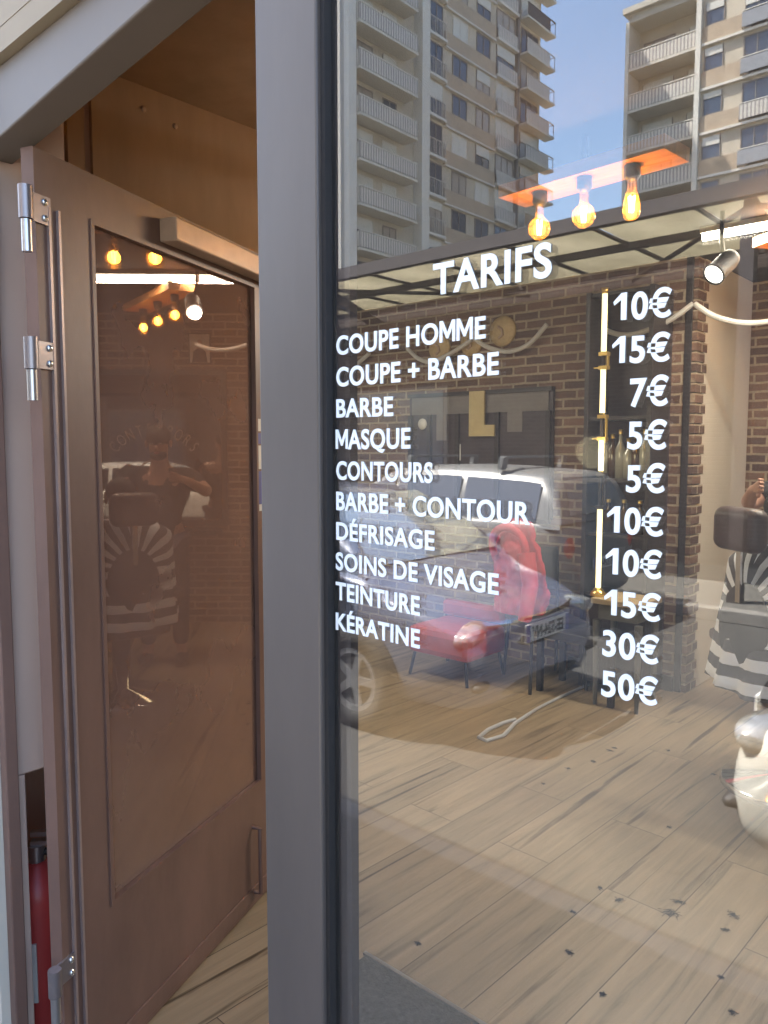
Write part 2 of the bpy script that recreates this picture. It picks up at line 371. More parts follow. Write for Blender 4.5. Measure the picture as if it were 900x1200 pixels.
# ------------------------------------------------------------------ mesh helpers
class MB:
    def __init__(s): s.v = []; s.f = []; s.sm = []
    def add(s, vs, fs, smooth=False):
        k = len(s.v); s.v += [Vector(v) for v in vs]; s.f += [[i + k for i in f] for f in fs]; s.sm += [smooth] * len(fs); return s
    def box(s, x0, x1, y0, y1, z0, z1):
        vs = [(x, y, z) for z in (z0, z1) for y in (y0, y1) for x in (x0, x1)]
        return s.add(vs, [(0, 2, 3, 1), (4, 5, 7, 6), (0, 1, 5, 4), (2, 6, 7, 3), (0, 4, 6, 2), (1, 3, 7, 5)])
    def bar(s, a, b, wd, ht, upv=(0, 0, 1)):
        a = Vector(a); b = Vector(b); d = (b - a).normalized(); u = Vector(upv)
        if abs(d.dot(u)) > 0.99: u = Vector((1, 0, 0))
        sd_ = d.cross(u).normalized(); u = sd_.cross(d)
        q = [sd_ * (wd / 2 * i) + u * (ht / 2 * j) for i, j in ((-1, -1), (1, -1), (1, 1), (-1, 1))]
        return s.add([a + k for k in q] + [b + k for k in q], [(0, 1, 2, 3), (7, 6, 5, 4), (0, 4, 5, 1), (1, 5, 6, 2), (2, 6, 7, 3), (3, 7, 4, 0)])
    def tube(s, pts, r, n=10, cap=True):
        pts = [Vector(p) for p in pts]; rs = r if isinstance(r, (list, tuple)) else [r] * len(pts)
        vs = []; pu = None
        for i, p in enumerate(pts):
            d = (pts[min(i + 1, len(pts) - 1)] - pts[max(i - 1, 0)]).normalized()
            u = pu if pu else (Vector((0, 0, 1)) if abs(d.z) < 0.9 else Vector((1, 0, 0)))
            sd_ = d.cross(u).normalized(); u = sd_.cross(d).normalized(); pu = u
            vs += [p + (sd_ * math.cos(2 * math.pi * k / n) + u * math.sin(2 * math.pi * k / n)) * rs[i] for k in range(n)]
        fs = [(i * n + k, i * n + (k + 1) % n, (i + 1) * n + (k + 1) % n, (i + 1) * n + k) for i in range(len(pts) - 1) for k in range(n)]
        s.add(vs, fs, True)
        if cap:
            k0 = len(s.v) - len(vs)
            s.f += [[k0 + k for k in range(n)][::-1], [k0 + (len(pts) - 1) * n + k for k in range(n)]]; s.sm += [False, False]
        return s
    def lathe(s, prof, c=(0, 0, 0), n=24, axis='z', mtx=None):
        vs = []; fs = []
        for r, h in prof:
            for k in range(n):
                a = 2 * math.pi * k / n
                p = Vector((r * math.cos(a), r * math.sin(a), h))
                if axis == 'y': p = Vector((p.x, p.z, p.y))
                if axis == 'x': p = Vector((p.z, p.x, p.y))
                if mtx: p = mtx @ p
                vs.append(p + Vector(c))
        for i in range(len(prof) - 1):
            for k in range(n):
                fs.append((i * n + k, i * n + (k + 1) % n, (i + 1) * n + (k + 1) % n, (i + 1) * n + k))
        return s.add(vs, fs, True)
    def ell(s, c, r, n=16, m_=10, mtx=None):
        vs = []; fs = []
        for i in range(m_ + 1):
            t = math.pi * i / m_
            for k in range(n):
                a = 2 * math.pi * k / n
                p = Vector((r[0] * math.sin(t) * math.cos(a), r[1] * math.sin(t) * math.sin(a), r[2] * math.cos(t)))
                if mtx: p = mtx @ p
                vs.append(p + Vector(c))
        for i in range(m_):
            for k in range(n): fs.append((i * n + k, (i + 1) * n + k, (i + 1) * n + (k + 1) % n, i * n + (k + 1) % n))
        return s.add(vs, fs, True)
    def grid(s, rows, smooth=True, closed=False):
        n = len(rows[0]); vs = [p for r in rows for p in r]; fs = []
        for i in range(len(rows) - 1):
            for k in range(n if closed else n - 1):
                fs.append((i * n + k, i * n + (k + 1) % n, (i + 1) * n + (k + 1) % n, (i + 1) * n + k))
        return s.add(vs, fs, smooth)
    def prism(s, poly, off):
        n = len(poly); off = Vector(off); poly = [Vector(p) for p in poly]
        return s.add(poly + [p + off for p in poly], [list(range(n))[::-1], list(range(n, 2 * n))] + [(k, (k + 1) % n, n + (k + 1) % n, n + k) for k in range(n)])
    def build(s, name, material, parent=None, label=None, bevel=0.0, subdiv=0, fix=True, world=False, out=None):
        me = bpy.data.meshes.new(name)
        off = Vector((0, 0, 0))
        if parent and world:
            top = parent
            while top.parent: top = top.parent
            off = ROOTS[top.name]
        if out is not None:
            for q, f_ in enumerate(s.f):
                a_, b_, c_ = (s.v[f_[0]], s.v[f_[1]], s.v[f_[2]])
                if (b_ - a_).cross(c_ - a_).dot(a_ - Vector(out)) < 0: s.f[q] = f_[::-1]
        me.from_pydata([v - off for v in s.v], [], s.f)
        if fix:
            bm = bmesh.new(); bm.from_mesh(me)
            bmesh.ops.remove_doubles(bm, verts=bm.verts, dist=1e-6)
            bmesh.ops.recalc_face_normals(bm, faces=bm.faces)
            bm.to_mesh(me); bm.free()
            if any(s.sm): 
                for p in me.polygons: p.use_smooth = True
                if not all(s.sm):
                    try: me.set_sharp_from_angle(angle=math.radians(40))
                    except Exception: pass
        else:
            for p, q in zip(me.polygons, s.sm): p.use_smooth = q
        me.materials.append(material)
        o = bpy.data.objects.new(name, me); COL.objects.link(o)
        if parent: o.parent = parent
        if label: o['label'] = label
        if bevel:
            b = o.modifiers.new('bevel', 'BEVEL'); b.width = bevel; b.segments = 2; b.limit_method = 'ANGLE'
        if subdiv:
            q = o.modifiers.new('sub', 'SUBSURF'); q.levels = subdiv; q.render_levels = subdiv
        return o

ROOTS = {}
def thing(name, label, cat, loc=(0, 0, 0), rotz=0.0, group=None):
    o = bpy.data.objects.new(name, None); COL.objects.link(o)
    o.empty_display_size = 0.1
    o.location = loc; o.rotation_euler = (0, 0, rotz); o['label'] = label; o['category'] = cat
    if group: o['group'] = group
    ROOTS[o.name] = Vector(loc)
    return o
def tag(o, label, cat, group=None, kind=None):
    if label: o['label'] = label
    if cat: o['category'] = cat
    if group: o['group'] = group
    if kind: o['kind'] = kind
    return o
def struct(name, mb, m, **k):
    o = mb.build(name, m, **k); o['kind'] = 'structure'; return o
def children(o): return [c for c in o.children]
def copy_tree(o, parent=None):
    c = o.copy(); COL.objects.link(c)
    if parent: c.parent = parent
    for ch in list(o.children): copy_tree(ch, c)
    return c

# ================================================================== SETTING
YB = 4.22      # brick back wall
XC = -1.82     # column edge / return wall
YB2 = 5.30     # deeper back wall
ZC = 2.80      # ceiling
struct('ground', MB().box(-900, 900, -900, 900, -1.2, -0.16), M['ground'])
struct('road', MB().box(-120, 120, -7.2, -1.67, -0.158, -0.15), M['asphalt'])
struct('kerb', MB().box(-120, 120, -1.67, -1.56, -0.158, 0.0), M['kerb'], bevel=0.015)
struct('pavement', MB().box(-120, 120, -1.56, -0.06, -0.158, -0.003), M['pavement'])
struct('kerb', MB().box(-120, 120, -7.36, -7.2, -0.158, -0.02), M['kerb'], bevel=0.015)
struct('pavement', MB().box(-120, 120, -10.2, -7.36, -0.158, -0.024), M['pavement'])
struct('floor', MB().box(-6.2, 3.2, 0.02, YB2 + 0.2, -0.15, 0.0), M['planks'])
struct('ceiling', MB().box(-6.2, 3.2, 0.06, YB2 + 0.2, ZC, ZC + 0.2), M['ceiling'])

# interior walls
t = thing('brick_wall', 'dark red brick back wall with pale mortar behind the price list', 'wall', (-4, YB, 0))
MB().box(-6.0, XC - 0.075, YB, YB + 0.14, 0, ZC).build('brickwork', M['brick'], t, world=True)
# rough-cut edges of bricks stepping out beside the opening
MB().box(XC - 0.075, XC - 0.030, YB - 0.006, YB + 0.10, 0, ZC).build('corner_profile', M['black'], t, world=True, bevel=0.004)
mb = MB()
for i in range(43):
    z = i * 0.065
    d = 0.05 if i % 2 else 0.09
    mb.box(XC - 0.030, XC, YB + 0.004, YB + 0.10 + d, z + 0.003, z + 0.0615)
mb.build('brick_return', M['brick_y'], t, world=True)
MB().box(-2.66, XC - 0.076, YB - 0.02, YB - 0.001, 0, 0.10).build('skirting', M['black'], t, world=True)
o = MB().box(XC - 0.14, XC - 0.004, YB + 0.142, YB2, 0, ZC).build('return_wall', M['pale']); tag(o, 'plain beige painted wall beside the brick corner', 'wall')
o = MB().box(XC - 0.14, 3.0, YB2 + 0.001, YB2 + 0.14, 0, ZC).build('brick_wall', M['brick']); tag(o, 'brick wall behind the barber at the end of the recess', 'wall')
o = MB().box(-6.14, -6.0, 0.06, YB2, 0, ZC).build('side_wall', M['plaster']); tag(o, 'pale side wall at the far end of the shop', 'wall')
o = MB().box(3.0, 3.14, 0.06, YB2, 0, ZC).build('side_wall', M['plaster']); tag(o, 'pale side wall beside the waiting end of the window', 'wall')

# partition beside the door
t = thing('partition_wall', 'brown panelled wall with pale painted end behind the open glass door', 'wall', (-2.4, 0.4, 0))
XP = -2.34
ya = Px(75, 150, XP).y; yb_ = Px(95, 150, XP).y; yc = Px(104, 150, XP).y
MB().box(XP - 0.12, XP, 0.06, ya, 0, ZC).build('painted_end', M['pinkwall'], t, world=True)
MB().box(XP - 0.118, XP + 0.02, ya, yb_, 0, ZC).build('panel', M['brownwall'], t, world=True)
MB().box(XP - 0.12, XP + 0.004, yb_, yc, 0, ZC).build('pale_strip', M['pinkwall'], t, world=True)
MB().box(XP - 0.118, XP + 0.02, yc, 1.40, 0, ZC).build('panel', M['brownwall'], t, world=True)
bs = MB()
for px, py in ((168, 128), (268, 85), (290, 80), (205, 148), (192, 10), (114, 230)):
    p = Px(px, py, XP + 0.02); bs.ell((p.x, p.y, p.z), (0.007, 0.010, 0.010), 10, 6)
bs.build('stud', M['bronze'], t, world=True)
o = MB().box(-2.20, -1.882, 0.002, Px(75, 150, -1.882).y, 0.80, 2.62).box(-2.20, -1.882, 0.002, 0.03, 0.0, 0.799).build('door_reveal', M['pinkwall'], bevel=0.004); tag(o, 'pale pinkish plaster reveal between the jamb and the open door', 'wall')
# brown ceiling board over the doorway
o = MB().prism([(XP + 0.021, 0.075, ZC - 0.03), (-1.5, 0.075, ZC - 0.03), (-1.5, 0.60, ZC - 0.03), (XP + 0.021, 1.32, ZC - 0.03)], (0, 0, 0.027)).build('ceiling_board', M['brownwall']); tag(o, 'brown board lining the ceiling inside the doorway', 'ceiling board')

# ---- shop building outside
t = thing('shop_building', 'low shop front with beige fascia above the door and window', 'building', (0, 0, 0))  # unseen upper height raised so its shadow reaches past the kerb
zl = 2.27; 
MB().box(-7.0, -1.88, -0.05, -0.002, 0, 5.3).box(-7.0, XP - 0.121, -0.001, 0.20, 0, 4.99).build('wall', M['plaster'], t)
MB().box(2.6, 3.4, -0.05, 0.20, 0, 5.3).build('wall', M['plaster'], t)
MB().box(-1.88, 2.6, -0.04, 0.055, 2.46, 5.3).box(-1.88, -0.894, -0.039, 0.055, 2.412, 2.4595).build('fascia', M['fascia'], t)
MB().box(-7.0, 3.4, 0.201, YB2 + 0.5, 5.0, 5.25).build('roof', M['roof'], t)
MB().box(-1.88, 2.6, 0.056, 0.2, ZC, 4.99).build('wall', M['plaster'], t)

# ---- door frame: post, header, jamb
t = thing('door_frame', 'grey metal door frame with wide post between door and window', 'door frame', (-1.3, 0, 0))
MB().box(-0.893, -0.768, -0.02, 0.05, 0, 2.46).build('post', M['post'], t, world=True, bevel=0.003)
MB().box(-0.768, -0.7605, -0.012, 0.03, 0, 2.46).build('gasket', M['gasket'], t, world=True)
a = Py(0, 160, -0.02); b = Py(178, 0, -0.02)
h = MB(); xl, xr = -1.88, -0.894
def lz(x): return a.z + (b.z - a.z) * (x - a.x) / (b.x - a.x)
h.prism([(xl, -0.02, lz(xl)), (xr, -0.02, lz(xr)), (xr, -0.02, 2.41), (xl, -0.02, 2.41)], (0, 0.075, 0))
h.build('header', M['header'], t, world=True, bevel=0.004)
MB().box(-1.879, -1.845, -0.03, 0.0, 0, 2.24).build('jamb', M['doorpaint'], t, world=True, bevel=0.003)
MB().box(-1.814, -0.894, -0.015, 0.03, 0.0, 0.012).build('threshold', M['gasket'], t, world=True)

# ---- the window
XW1 = 2.56
t = thing('shop_window', 'large shop window with white price lettering reading TARIFS', 'window', (0, 0, 0))
gp = MB().box(-0.7605, XW1, 0.0, 0.006, 0.16, 2.40).build('glass_pane', M['glass'], t)
MB().box(-0.768, XW1, -0.03, 0.06, 0.0, 0.16).build('bottom_rail', M['frame'], t, bevel=0.003)
MB().box(-0.768, XW1, -0.03, 0.06, 2.40, 2.459).build('top_rail', M['frame'], t, bevel=0.003)
MB().box(XW1, 2.6, -0.03, 0.06, 0.0, 2.459).build('side_rail', M['frame'], t, bevel=0.003)
MB().box(-0.767, -0.735, 0.0075, 0.022, 0.16, 2.40).build('glazing_bead', M['frame'], t)
def lettering(text, bl, br, tl):
    c = bpy.data.curves.new('lettering', 'FONT'); c.body = (text[1:] if text[0] == '1' else text).replace('M', 'H'); c.offset = 0.025; c.resolution_u = 6; c.extrude = 0.02
    c.space_character = 1.06
    o = bpy.data.objects.new('tmp', c); COL.objects.link(o)
    dg = bpy.context.evaluated_depsgraph_get(); dg.update()
    me = bpy.data.meshes.new_from_object(o.evaluated_get(dg))
    bpy.data.objects.remove(o); bpy.data.curves.remove(c)
    yy = -0.0012
    A = Py(*bl, yy); B = Py(*br, yy); T = Py(*tl, yy)
    xs = [v.co.x for v in me.vertices]; x0, x1 = min(xs), max(xs)
    CAPH = 0.735
    if 'M' in text:             # the M is cut from its own outline
        b_ = bmesh.new(); b_.from_mesh(me); left = set(b_.verts); lets = []
        while left:
            st_ = [left.pop()]; grp = list(st_)
            while st_:
                for e_ in st_.pop().link_edges:
                    for q_ in e_.verts:
                        if q_ in left: left.discard(q_); st_.append(q_); grp.append(q_)
            lets.append((min(q_.co.x for q_ in grp), max(q_.co.x for q_ in grp), grp))
        lets.sort(key=lambda a_: a_[0])
        out_ = []
        for l_ in lets:             # islands that lie over each other are one letter
            if out_ and min(out_[-1][1], l_[1]) - l_[0] > 0.5 * (l_[1] - l_[0]): out_[-1] = (out_[-1][0], max(out_[-1][1], l_[1]), out_[-1][2] + l_[2])
            else: out_.append(l_)
        lets = out_
        emm = [(0, 0), (0, 1), (.2, 1), (.5, .44), (.8, 1), (1, 1), (1, 0), (.82, 0), (.82, .66), (.56, .16), (.44, .16), (.18, .66), (.18, 0)]
        for ch_, (a_, z_, grp) in zip(text.replace(' ', ''), lets):
            if ch_ != 'M': continue
            bmesh.ops.delete(b_, geom=grp, context='VERTS'); a_ -= 0.035; z_ += 0.035
            vs = [b_.verts.new((a_ + u * (z_ - a_), v * CAPH, 0.02)) for u, v in emm]
            lo_ = [b_.verts.new((q_.co.x, q_.co.y, -0.02)) for q_ in vs]
            for k in range(len(emm)): b_.faces.new((vs[k], vs[(k + 1) % len(emm)], lo_[(k + 1) % len(emm)], lo_[k]))
            bmesh.ops.triangulate(b_, faces=[b_.faces.new(vs)])
        b_.to_mesh(me); b_.free()
    if text[0] == '1':
        one = [(.235, 0), (.137, 0), (.137, .74), (.012, .56), (0, .69), (.14, .985), (.235, 1.0)]
        wd = (x1 - x0) / 0.68; x0 = x1 - wd
        b_ = bmesh.new(); b_.from_mesh(me)
        vs = [b_.verts.new((x0 + u * wd, v * CAPH, 0.02)) for u, v in one]
        ring = b_.faces.new(vs); bmesh.ops.triangulate(b_, faces=[ring])
        lo_ = [b_.verts.new((x0 + u * wd, v * CAPH, -0.02)) for u, v in one]
        for k in range(len(one)): b_.faces.new((vs[k], vs[(k + 1) % len(one)], lo_[(k + 1) % len(one)], lo_[k]))
        b_.to_mesh(me); b_.free()
    hgt = T.z - A.z
    par = list(range(len(me.vertices)))
    def find(i):
        while par[i] != i: par[i] = par[par[i]]; i = par[i]
        return i
    for e_ in me.edges: par[find(e_.vertices[0])] = find(e_.vertices[1])
    isl = {}
    lift = [0.00006 * (isl.setdefault(find(i), len(isl)) % 3) for i in range(len(par))]   # neighbouring letters never share a plane
    for v in me.vertices:
        u = (v.co.x - x0) / (x1 - x0); q = v.co.y / CAPH
        k = v.co.z
        v.co = A + (B - A) * u + Vector((0, 0, hgt * q)); v.co.y = yy - (0.0006 if k > 0 else -0.0004) - lift[v.index] - 0.00002 * ((v.index * 7919) % 13) / 13
    me.materials.append(M['vinyl'])
    o = bpy.data.objects.new('lettering', me); COL.objects.link(o); o.parent = t
    o['label'] = 'white vinyl lettering reading ' + text
    return o
for L in (
    ('TARIFS', (507.6, 345.4), (646.5, 323), (507.6, 308.5)),
    ('COUPE HOMME', (394.4, 415.7), (569.2, 395.5), (394.4, 393.4)),
    ('COUPE + BARBE', (394.4, 452.7), (584.5, 438.2), (394.4, 430.1)),
    ('BARBE', (394.4, 488.8), (460.9, 486.8), (394.4, 467.1)),
    ('MASQUE', (394.4, 526.1), (481.1, 524.9), (394.4, 503.4)),
    ('CONTOURS', (394.4, 561.4), (507.1, 565.3), (394.4, 539.7)),
    ('BARBE + CONTOUR', (394.4, 596.9), (621.2, 614.4), (394.4, 575.2)),
    ('D\u00c9FRISAGE', (394.4, 631.6), (509.4, 644.6), (394.4, 610.8)),
    ('SOINS DE VISAGE', (393.9, 666.8), (584.5, 696.6), (393.9, 646)),
    ('TEINTURE', (393.9, 701.5), (492.1, 721.1), (393.9, 680.7)),
    ('K\u00c9RATINE', (393.9, 737), (492.1, 759.5), (393.9, 716.8)),
    ('10\u20ac', (718.7, 376), (786.7, 370), (718.7, 344.2)),
    ('15\u20ac', (717.1, 426), (784.9, 422), (717.1, 394.8)),
    ('7\u20ac', (738, 476), (782.9, 474), (738, 442.7)),
    ('5\u20ac', (735.3, 525.3), (781, 525.7), (735.3, 493)),
    ('5\u20ac', (733.7, 576), (779, 576.7), (733.7, 544)),
    ('10\u20ac', (711, 623.3), (777.3, 628), (711, 592.4)),
    ('10\u20ac', (709.3, 672), (775.3, 678), (709.3, 641.4)),
    ('15\u20ac', (707.7, 719.3), (773.7, 728.3), (707.7, 689.5)),
    ('30\u20ac', (706, 767), (771.7, 778.4), (706, 736.5)),
    ('50\u20ac', (704.7, 814), (770.4, 826.7), (704.7, 784))):
    lettering(*L)

# ---- the open glass door (local x along the leaf, local -y towards the camera)
DA = math.radians(112); HX, HY = -1.735, 0.03
DD = Vector((math.cos(DA), math.sin(DA), 0)); DN = Vector((math.sin(DA), -math.cos(DA), 0))   # DN faces the camera side
def Pd(px, py, off=0.0):
    d = ray(px, py); o = Vector((HX, HY, 0)) + DN * off
    k = (o - CAM).dot(DN) / d.dot(DN); p = CAM + d * k
    return (p - o).dot(DD), p.z
door = thing('glass_door', 'open dark brown glazed door swung into the shop on three hinges', 'door', (HX, HY, 0), DA)
DW = Pd(313, 600)[0] + 0.03
gx0 = Pd(109, 600)[0]; gx1 = Pd(299, 700)[0]
gz1 = 0.5 * (Pd(101, 257)[1] + Pd(157, 281)[1]); gz0 = 0.5 * (Pd(120, 1060)[1] + Pd(298, 921)[1])
DH = Pd(27, 170)[1]; dx0 = Pd(47, 600)[0]
TH = 0.017
fr = MB()
fr.box(dx0, gx0, -TH, TH, 0.008, DH); fr.box(gx1, DW, -TH, TH, 0.008, DH)
fr.box(gx0 - 0.0001, gx1 + 0.0001, -TH, TH, gz1, DH); fr.box(gx0, gx1, -TH, TH, 0.008, gz0)
fr.build('leaf_frame', M['doorpaint'], door)
MB().box(gx0, gx1, -0.004, 0.004, gz0, gz1).build('door_pane', M['doorglass'], door)
b1 = MB()
for px in (61, 72):
    s_ = Pd(px, 600)[0]; b1.box(s_ - 0.0035, s_ + 0.0035, -TH - 0.007, -TH + 0.001, 0.02, DH - 0.12)
b1.build('bead', M['dooredge'], door)
gb = MB(); q = 0.012
gb.box(gx0, gx0 + q, -TH - 0.004, -0.005, gz0, gz1); gb.box(gx1 - q, gx1, -TH - 0.004, -0.005, gz0, gz1)
gb.box(gx0 + q, gx1 - q, -TH - 0.004, -0.005, gz0, gz0 + q); gb.box(gx0 + q, gx1 - q, -TH - 0.004, -0.005, gz1 - q, gz1)
gb.build('glazing_bead', M['doorpaint'], door)
kx0 = Pd(150, 1120)[0]
kz0, kz1 = Pd(290, 1040)[1], Pd(290, 1032)[1]
MB().box(dx0 + 0.02, DW - 0.01, -TH - 0.006, -TH + 0.001, 0.03, kz0).build('kick_plate', M['doorpaint'], door, bevel=0.002)
# pale box added to stand for the lit part of the top rail
cx0 = Pd(185, 270, 0.05)[0]; cz = Pd(300, 318, 0.05)[1]
MB().box(cx0 + 0.05, DW + 0.02, -TH - 0.055, -TH - 0.001, gz1 + 0.012, gz1 + 0.075).build('lit_rail_box', M['bronze'], door, bevel=0.004)
# handle
hx = Pd(300, 985, 0.03)[0]
hd = MB(); z0, z1 = Pd(300, 1035)[1], Pd(300, 960)[1]
hd.tube([(hx, -TH, z0), (hx, -TH - 0.03, z0), (hx, -TH - 0.03, z1), (hx, -TH, z1)], 0.008, 8)
hd.build('door_handle', M['doorpaint'], door)
# stickers on the closing stile
for (p0, p1, mm) in (((291, 490), (297, 505), 'paper'), ((291, 507), (297, 520), 'bluepaper'), ((291, 522), (297, 550), 'paper'), ((291, 553), (297, 592), 'bluepaper'), ((291, 593), (297, 600), 'paper')):
    s0, zz1 = Pd(*p0, TH); s1, zz0 = Pd(*p1, TH)
    MB().box(gx1 + 0.002, gx1 + 0.03, -TH - 0.0015, -TH + 0.0005, zz0, zz1).build('sticker', M[mm], door)
# hinges
for py0, py1, side in ((225, 300, 0), (397, 470, 0), (1150, 1215, 0)):
    zz1 = Pd(32, py0)[1]; zz0 = Pd(32, py1)[1]; zm = (zz0 + zz1) / 2
    kx = Pd(22 if py0 < 1000 else 38, 600)[0]
    hg = MB()
    hg.tube([(dx0 - 0.038, -TH - 0.012, zm), (dx0 - 0.038, -TH - 0.012, zz1)], 0.015, 14)
    hg.box(dx0 - 0.03, dx0 + 0.040, -TH - 0.006, -TH - 0.0005, zm + 0.004, zz1 - 0.004)
    hgo = hg.build('hinge', M['hinge'], door)
    h2 = MB(); h2.tube([(dx0 - 0.038, -TH - 0.012, zz0), (dx0 - 0.038, -TH - 0.012, zm - 0.002)], 0.011, 14)
    h2.build('hinge_pin', M['steel'], hgo)
    for zz in (zm + (zz1 - zm) * 0.25, zm + (zz1 - zm) * 0.75):
        MB().ell((dx0 + 0.022, -TH - 0.007, zz), (0.008, 0.005, 0.008), 12, 6).build('screw', M['screw'], hgo)

# ================================================================== INTERIOR THINGS
# fire extinguisher behind the hinge side of the door
e = Px(38, 1100, -2.0)
ex = thing('fire_extinguisher', 'red fire extinguisher standing on the floor behind the door', 'fire extinguisher', (e.x, e.y + 0.02, 0), math.radians(50))
MB().lathe([(0.0, 0.0), (0.072, 0.0), (0.075, 0.02), (0.075, 0.42), (0.066, 0.46), (0.03, 0.50), (0.018, 0.51), (0.0, 0.51)], n=28).build('cylinder', M['redmetal'], ex)
MB().lathe([(0.022, 0.50), (0.022, 0.55), (0.0, 0.55)], n=14).box(-0.012, 0.09, -0.01, 0.01, 0.55, 0.562).box(-0.012, 0.10, -0.01, 0.01, 0.575, 0.587).build('valve', M['steel'], ex)
MB().tube([(0.02, 0, 0.53), (0.075, 0, 0.52), (0.10, 0, 0.44), (0.092, 0.0, 0.2)], 0.010, 8).build('hose', M['gasket'], ex)
MB().box(-0.014, 0.014, -0.0785, -0.070, 0.16, 0.32).build('instruction_label', M['paper'], ex)

# floor mat along the window
o = MB().box(-1.58, 0.6, 0.045, 0.93, 0.0, 0.008).build('floor_mat', M['mat'], bevel=0.003); tag(o, 'dark grey floor mat lying inside along the window', 'floor mat')
o = MB().box(-1.595, 0.615, 0.931, 0.944, 0.0, 0.007).build('mat_edging', M['steel']); tag(o, 'thin metal strip along the edge of the grey mat', 'edging strip')

# black wall board with the gold letter
t = thing('wall_board', 'dark framed wall board with gold letter L and grey top band', 'wall board', (-3.5, YB, 1.0))
x0 = Py(483, 500, YB).x; x1 = Py(650, 500, YB).x; zt = Py(650, 453, YB).z; zb = 1.08
MB().box(x0, x1, YB - 0.03, YB - 0.001, zb, zt).build('panel', M['darkpanel'], t, world=True)
MB().box(x0 + 0.03, x1 - 0.03, YB - 0.040, YB - 0.031, zt - 0.17, zt - 0.03).build('top_band', M['greyband'], t, world=True)
fm = MB()
for xx in (x0, x0 + 0.2, x0 + (x1 - x0) * 0.36, x0 + (x1 - x0) * 0.64, x1 - 0.045): fm.box(xx, xx + 0.035, YB - 0.055, YB - 0.030, zb, zt - 0.171)
fm.box(x0, x1, YB - 0.056, YB - 0.030, zt - 0.03, zt); fm.box(x0, x1, YB - 0.056, YB - 0.030, zb - 0.03, zb)
fm.build('frame', M['black'], t, world=True)
a = Py(551, 462, YB - 0.06); b = Py(580, 511, YB - 0.06)
Lx = MB(); wdt = (b.x - a.x)
Lx.prism([(a.x, YB - 0.075, b.z), (b.x, YB - 0.075, b.z), (b.x, YB - 0.075, b.z + 0.085), (a.x + wdt * 0.6, YB - 0.075, b.z + 0.085), (a.x + wdt * 0.6, YB - 0.075, a.z + 0.02), (a.x, YB - 0.075, a.z + 0.02)], (0, 0.018, 0))
Lx.build('gold_letter', M['goldpaint'], t, world=True)
p = Py(495, 497, YB - 0.058)
MB().lathe([(0.0, 0), (0.045, 0), (0.045, 0.004), (0, 0.004)], (p.x, YB - 0.0605, p.z), 24, 'y').build('round_sticker', M['paper'], t, world=True)
for px, py, w_, h_, mm in ((534, 530, 0.06, 0.13, 'paper'), (601, 494, 0.13, 0.15, 'greyband'), (515, 500, 0.10, 0.22, 'greyband')):
    p = Py(px, py, YB - 0.058); MB().box(p.x - w_ / 2, p.x + w_ / 2, YB - 0.0335, YB - 0.0305, p.z - h_ / 2, p.z + h_ / 2).build('notice', M[mm], t, world=True)

# pale discs and rope swags on the brick wall
for px, py, r, lab in ((588, 388, 0.115, 'largest pale wooden disc hung on the brick wall'), (551, 402, 0.10, 'middle pale wooden disc hung on the brick wall'), (514, 408, 0.105, 'pale wooden disc on the brick wall farthest from the tall lamp')):
    p = Py(px, py, YB - 0.03)
    d = thing('wooden_disc', lab, 'wall ornament', (p.x, YB, p.z), 0, 'wooden discs on the brick wall')
    MB().lathe([(0, -0.002), (r * 0.96, -0.002), (r, -0.012), (r * 0.95, -0.028), (r * 0.5, -0.034), (0, -0.032)], (0, 0, 0), 32, 'y').build('disc', M['wooddisc'], d)
    MB().tube([(-r * 0.2, -0.036, -r * 0.45), (r * 0.12, -0.04, -r * 0.25), (r * 0.05, -0.04, r * 0.1), (-r * 0.25, -0.036, r * 0.3)], 0.010, 8).build('hook', M['bronze'], d)
def swag(pts, yy, lab):
    P = [Py(*p, yy) for p in pts]
    pp = []
    for i in range(len(P) - 1):
        for k in range(8):
            u = k / 8; p0 = P[max(i - 1, 0)]; p1 = P[i]; p2 = P[i + 1]; p3 = P[min(i + 2, len(P) - 1)]
            pp.append(0.5 * ((2 * p1) + (p2 - p0) * u + (2 * p0 - 5 * p1 + 4 * p2 - p3) * u * u + (3 * p1 - p0 - 3 * p2 + p3) * u ** 3))
    pp.append(P[-1])
    o = MB().tube(pp, 0.017, 8).build('rope_swag', M['rope']); tag(o, lab, 'rope swag', 'rope swags along the brick wall')
swag([(386, 424), (398, 431), (412, 431), (433, 414)], YB - 0.06, 'pale rope swag on the brick wall beside the window post')
swag([(478, 409), (490, 420), (506, 424), (530, 413), (553, 398)], YB - 0.06, 'pale rope swag under the smaller wooden discs')
swag([(556, 397), (572, 407), (596, 412), (620, 403), (641, 380)], YB - 0.06, 'pale rope swag under the largest wooden disc')
swag([(690, 372), (712, 388), (740, 392), (780, 378), (812, 356)], YB - 0.10, 'pale rope swag behind the top price')
swag([(814, 356), (836, 370), (866, 378), (900, 377), (930, 366)], YB - 0.10, 'pale rope swag in front of the beige wall')

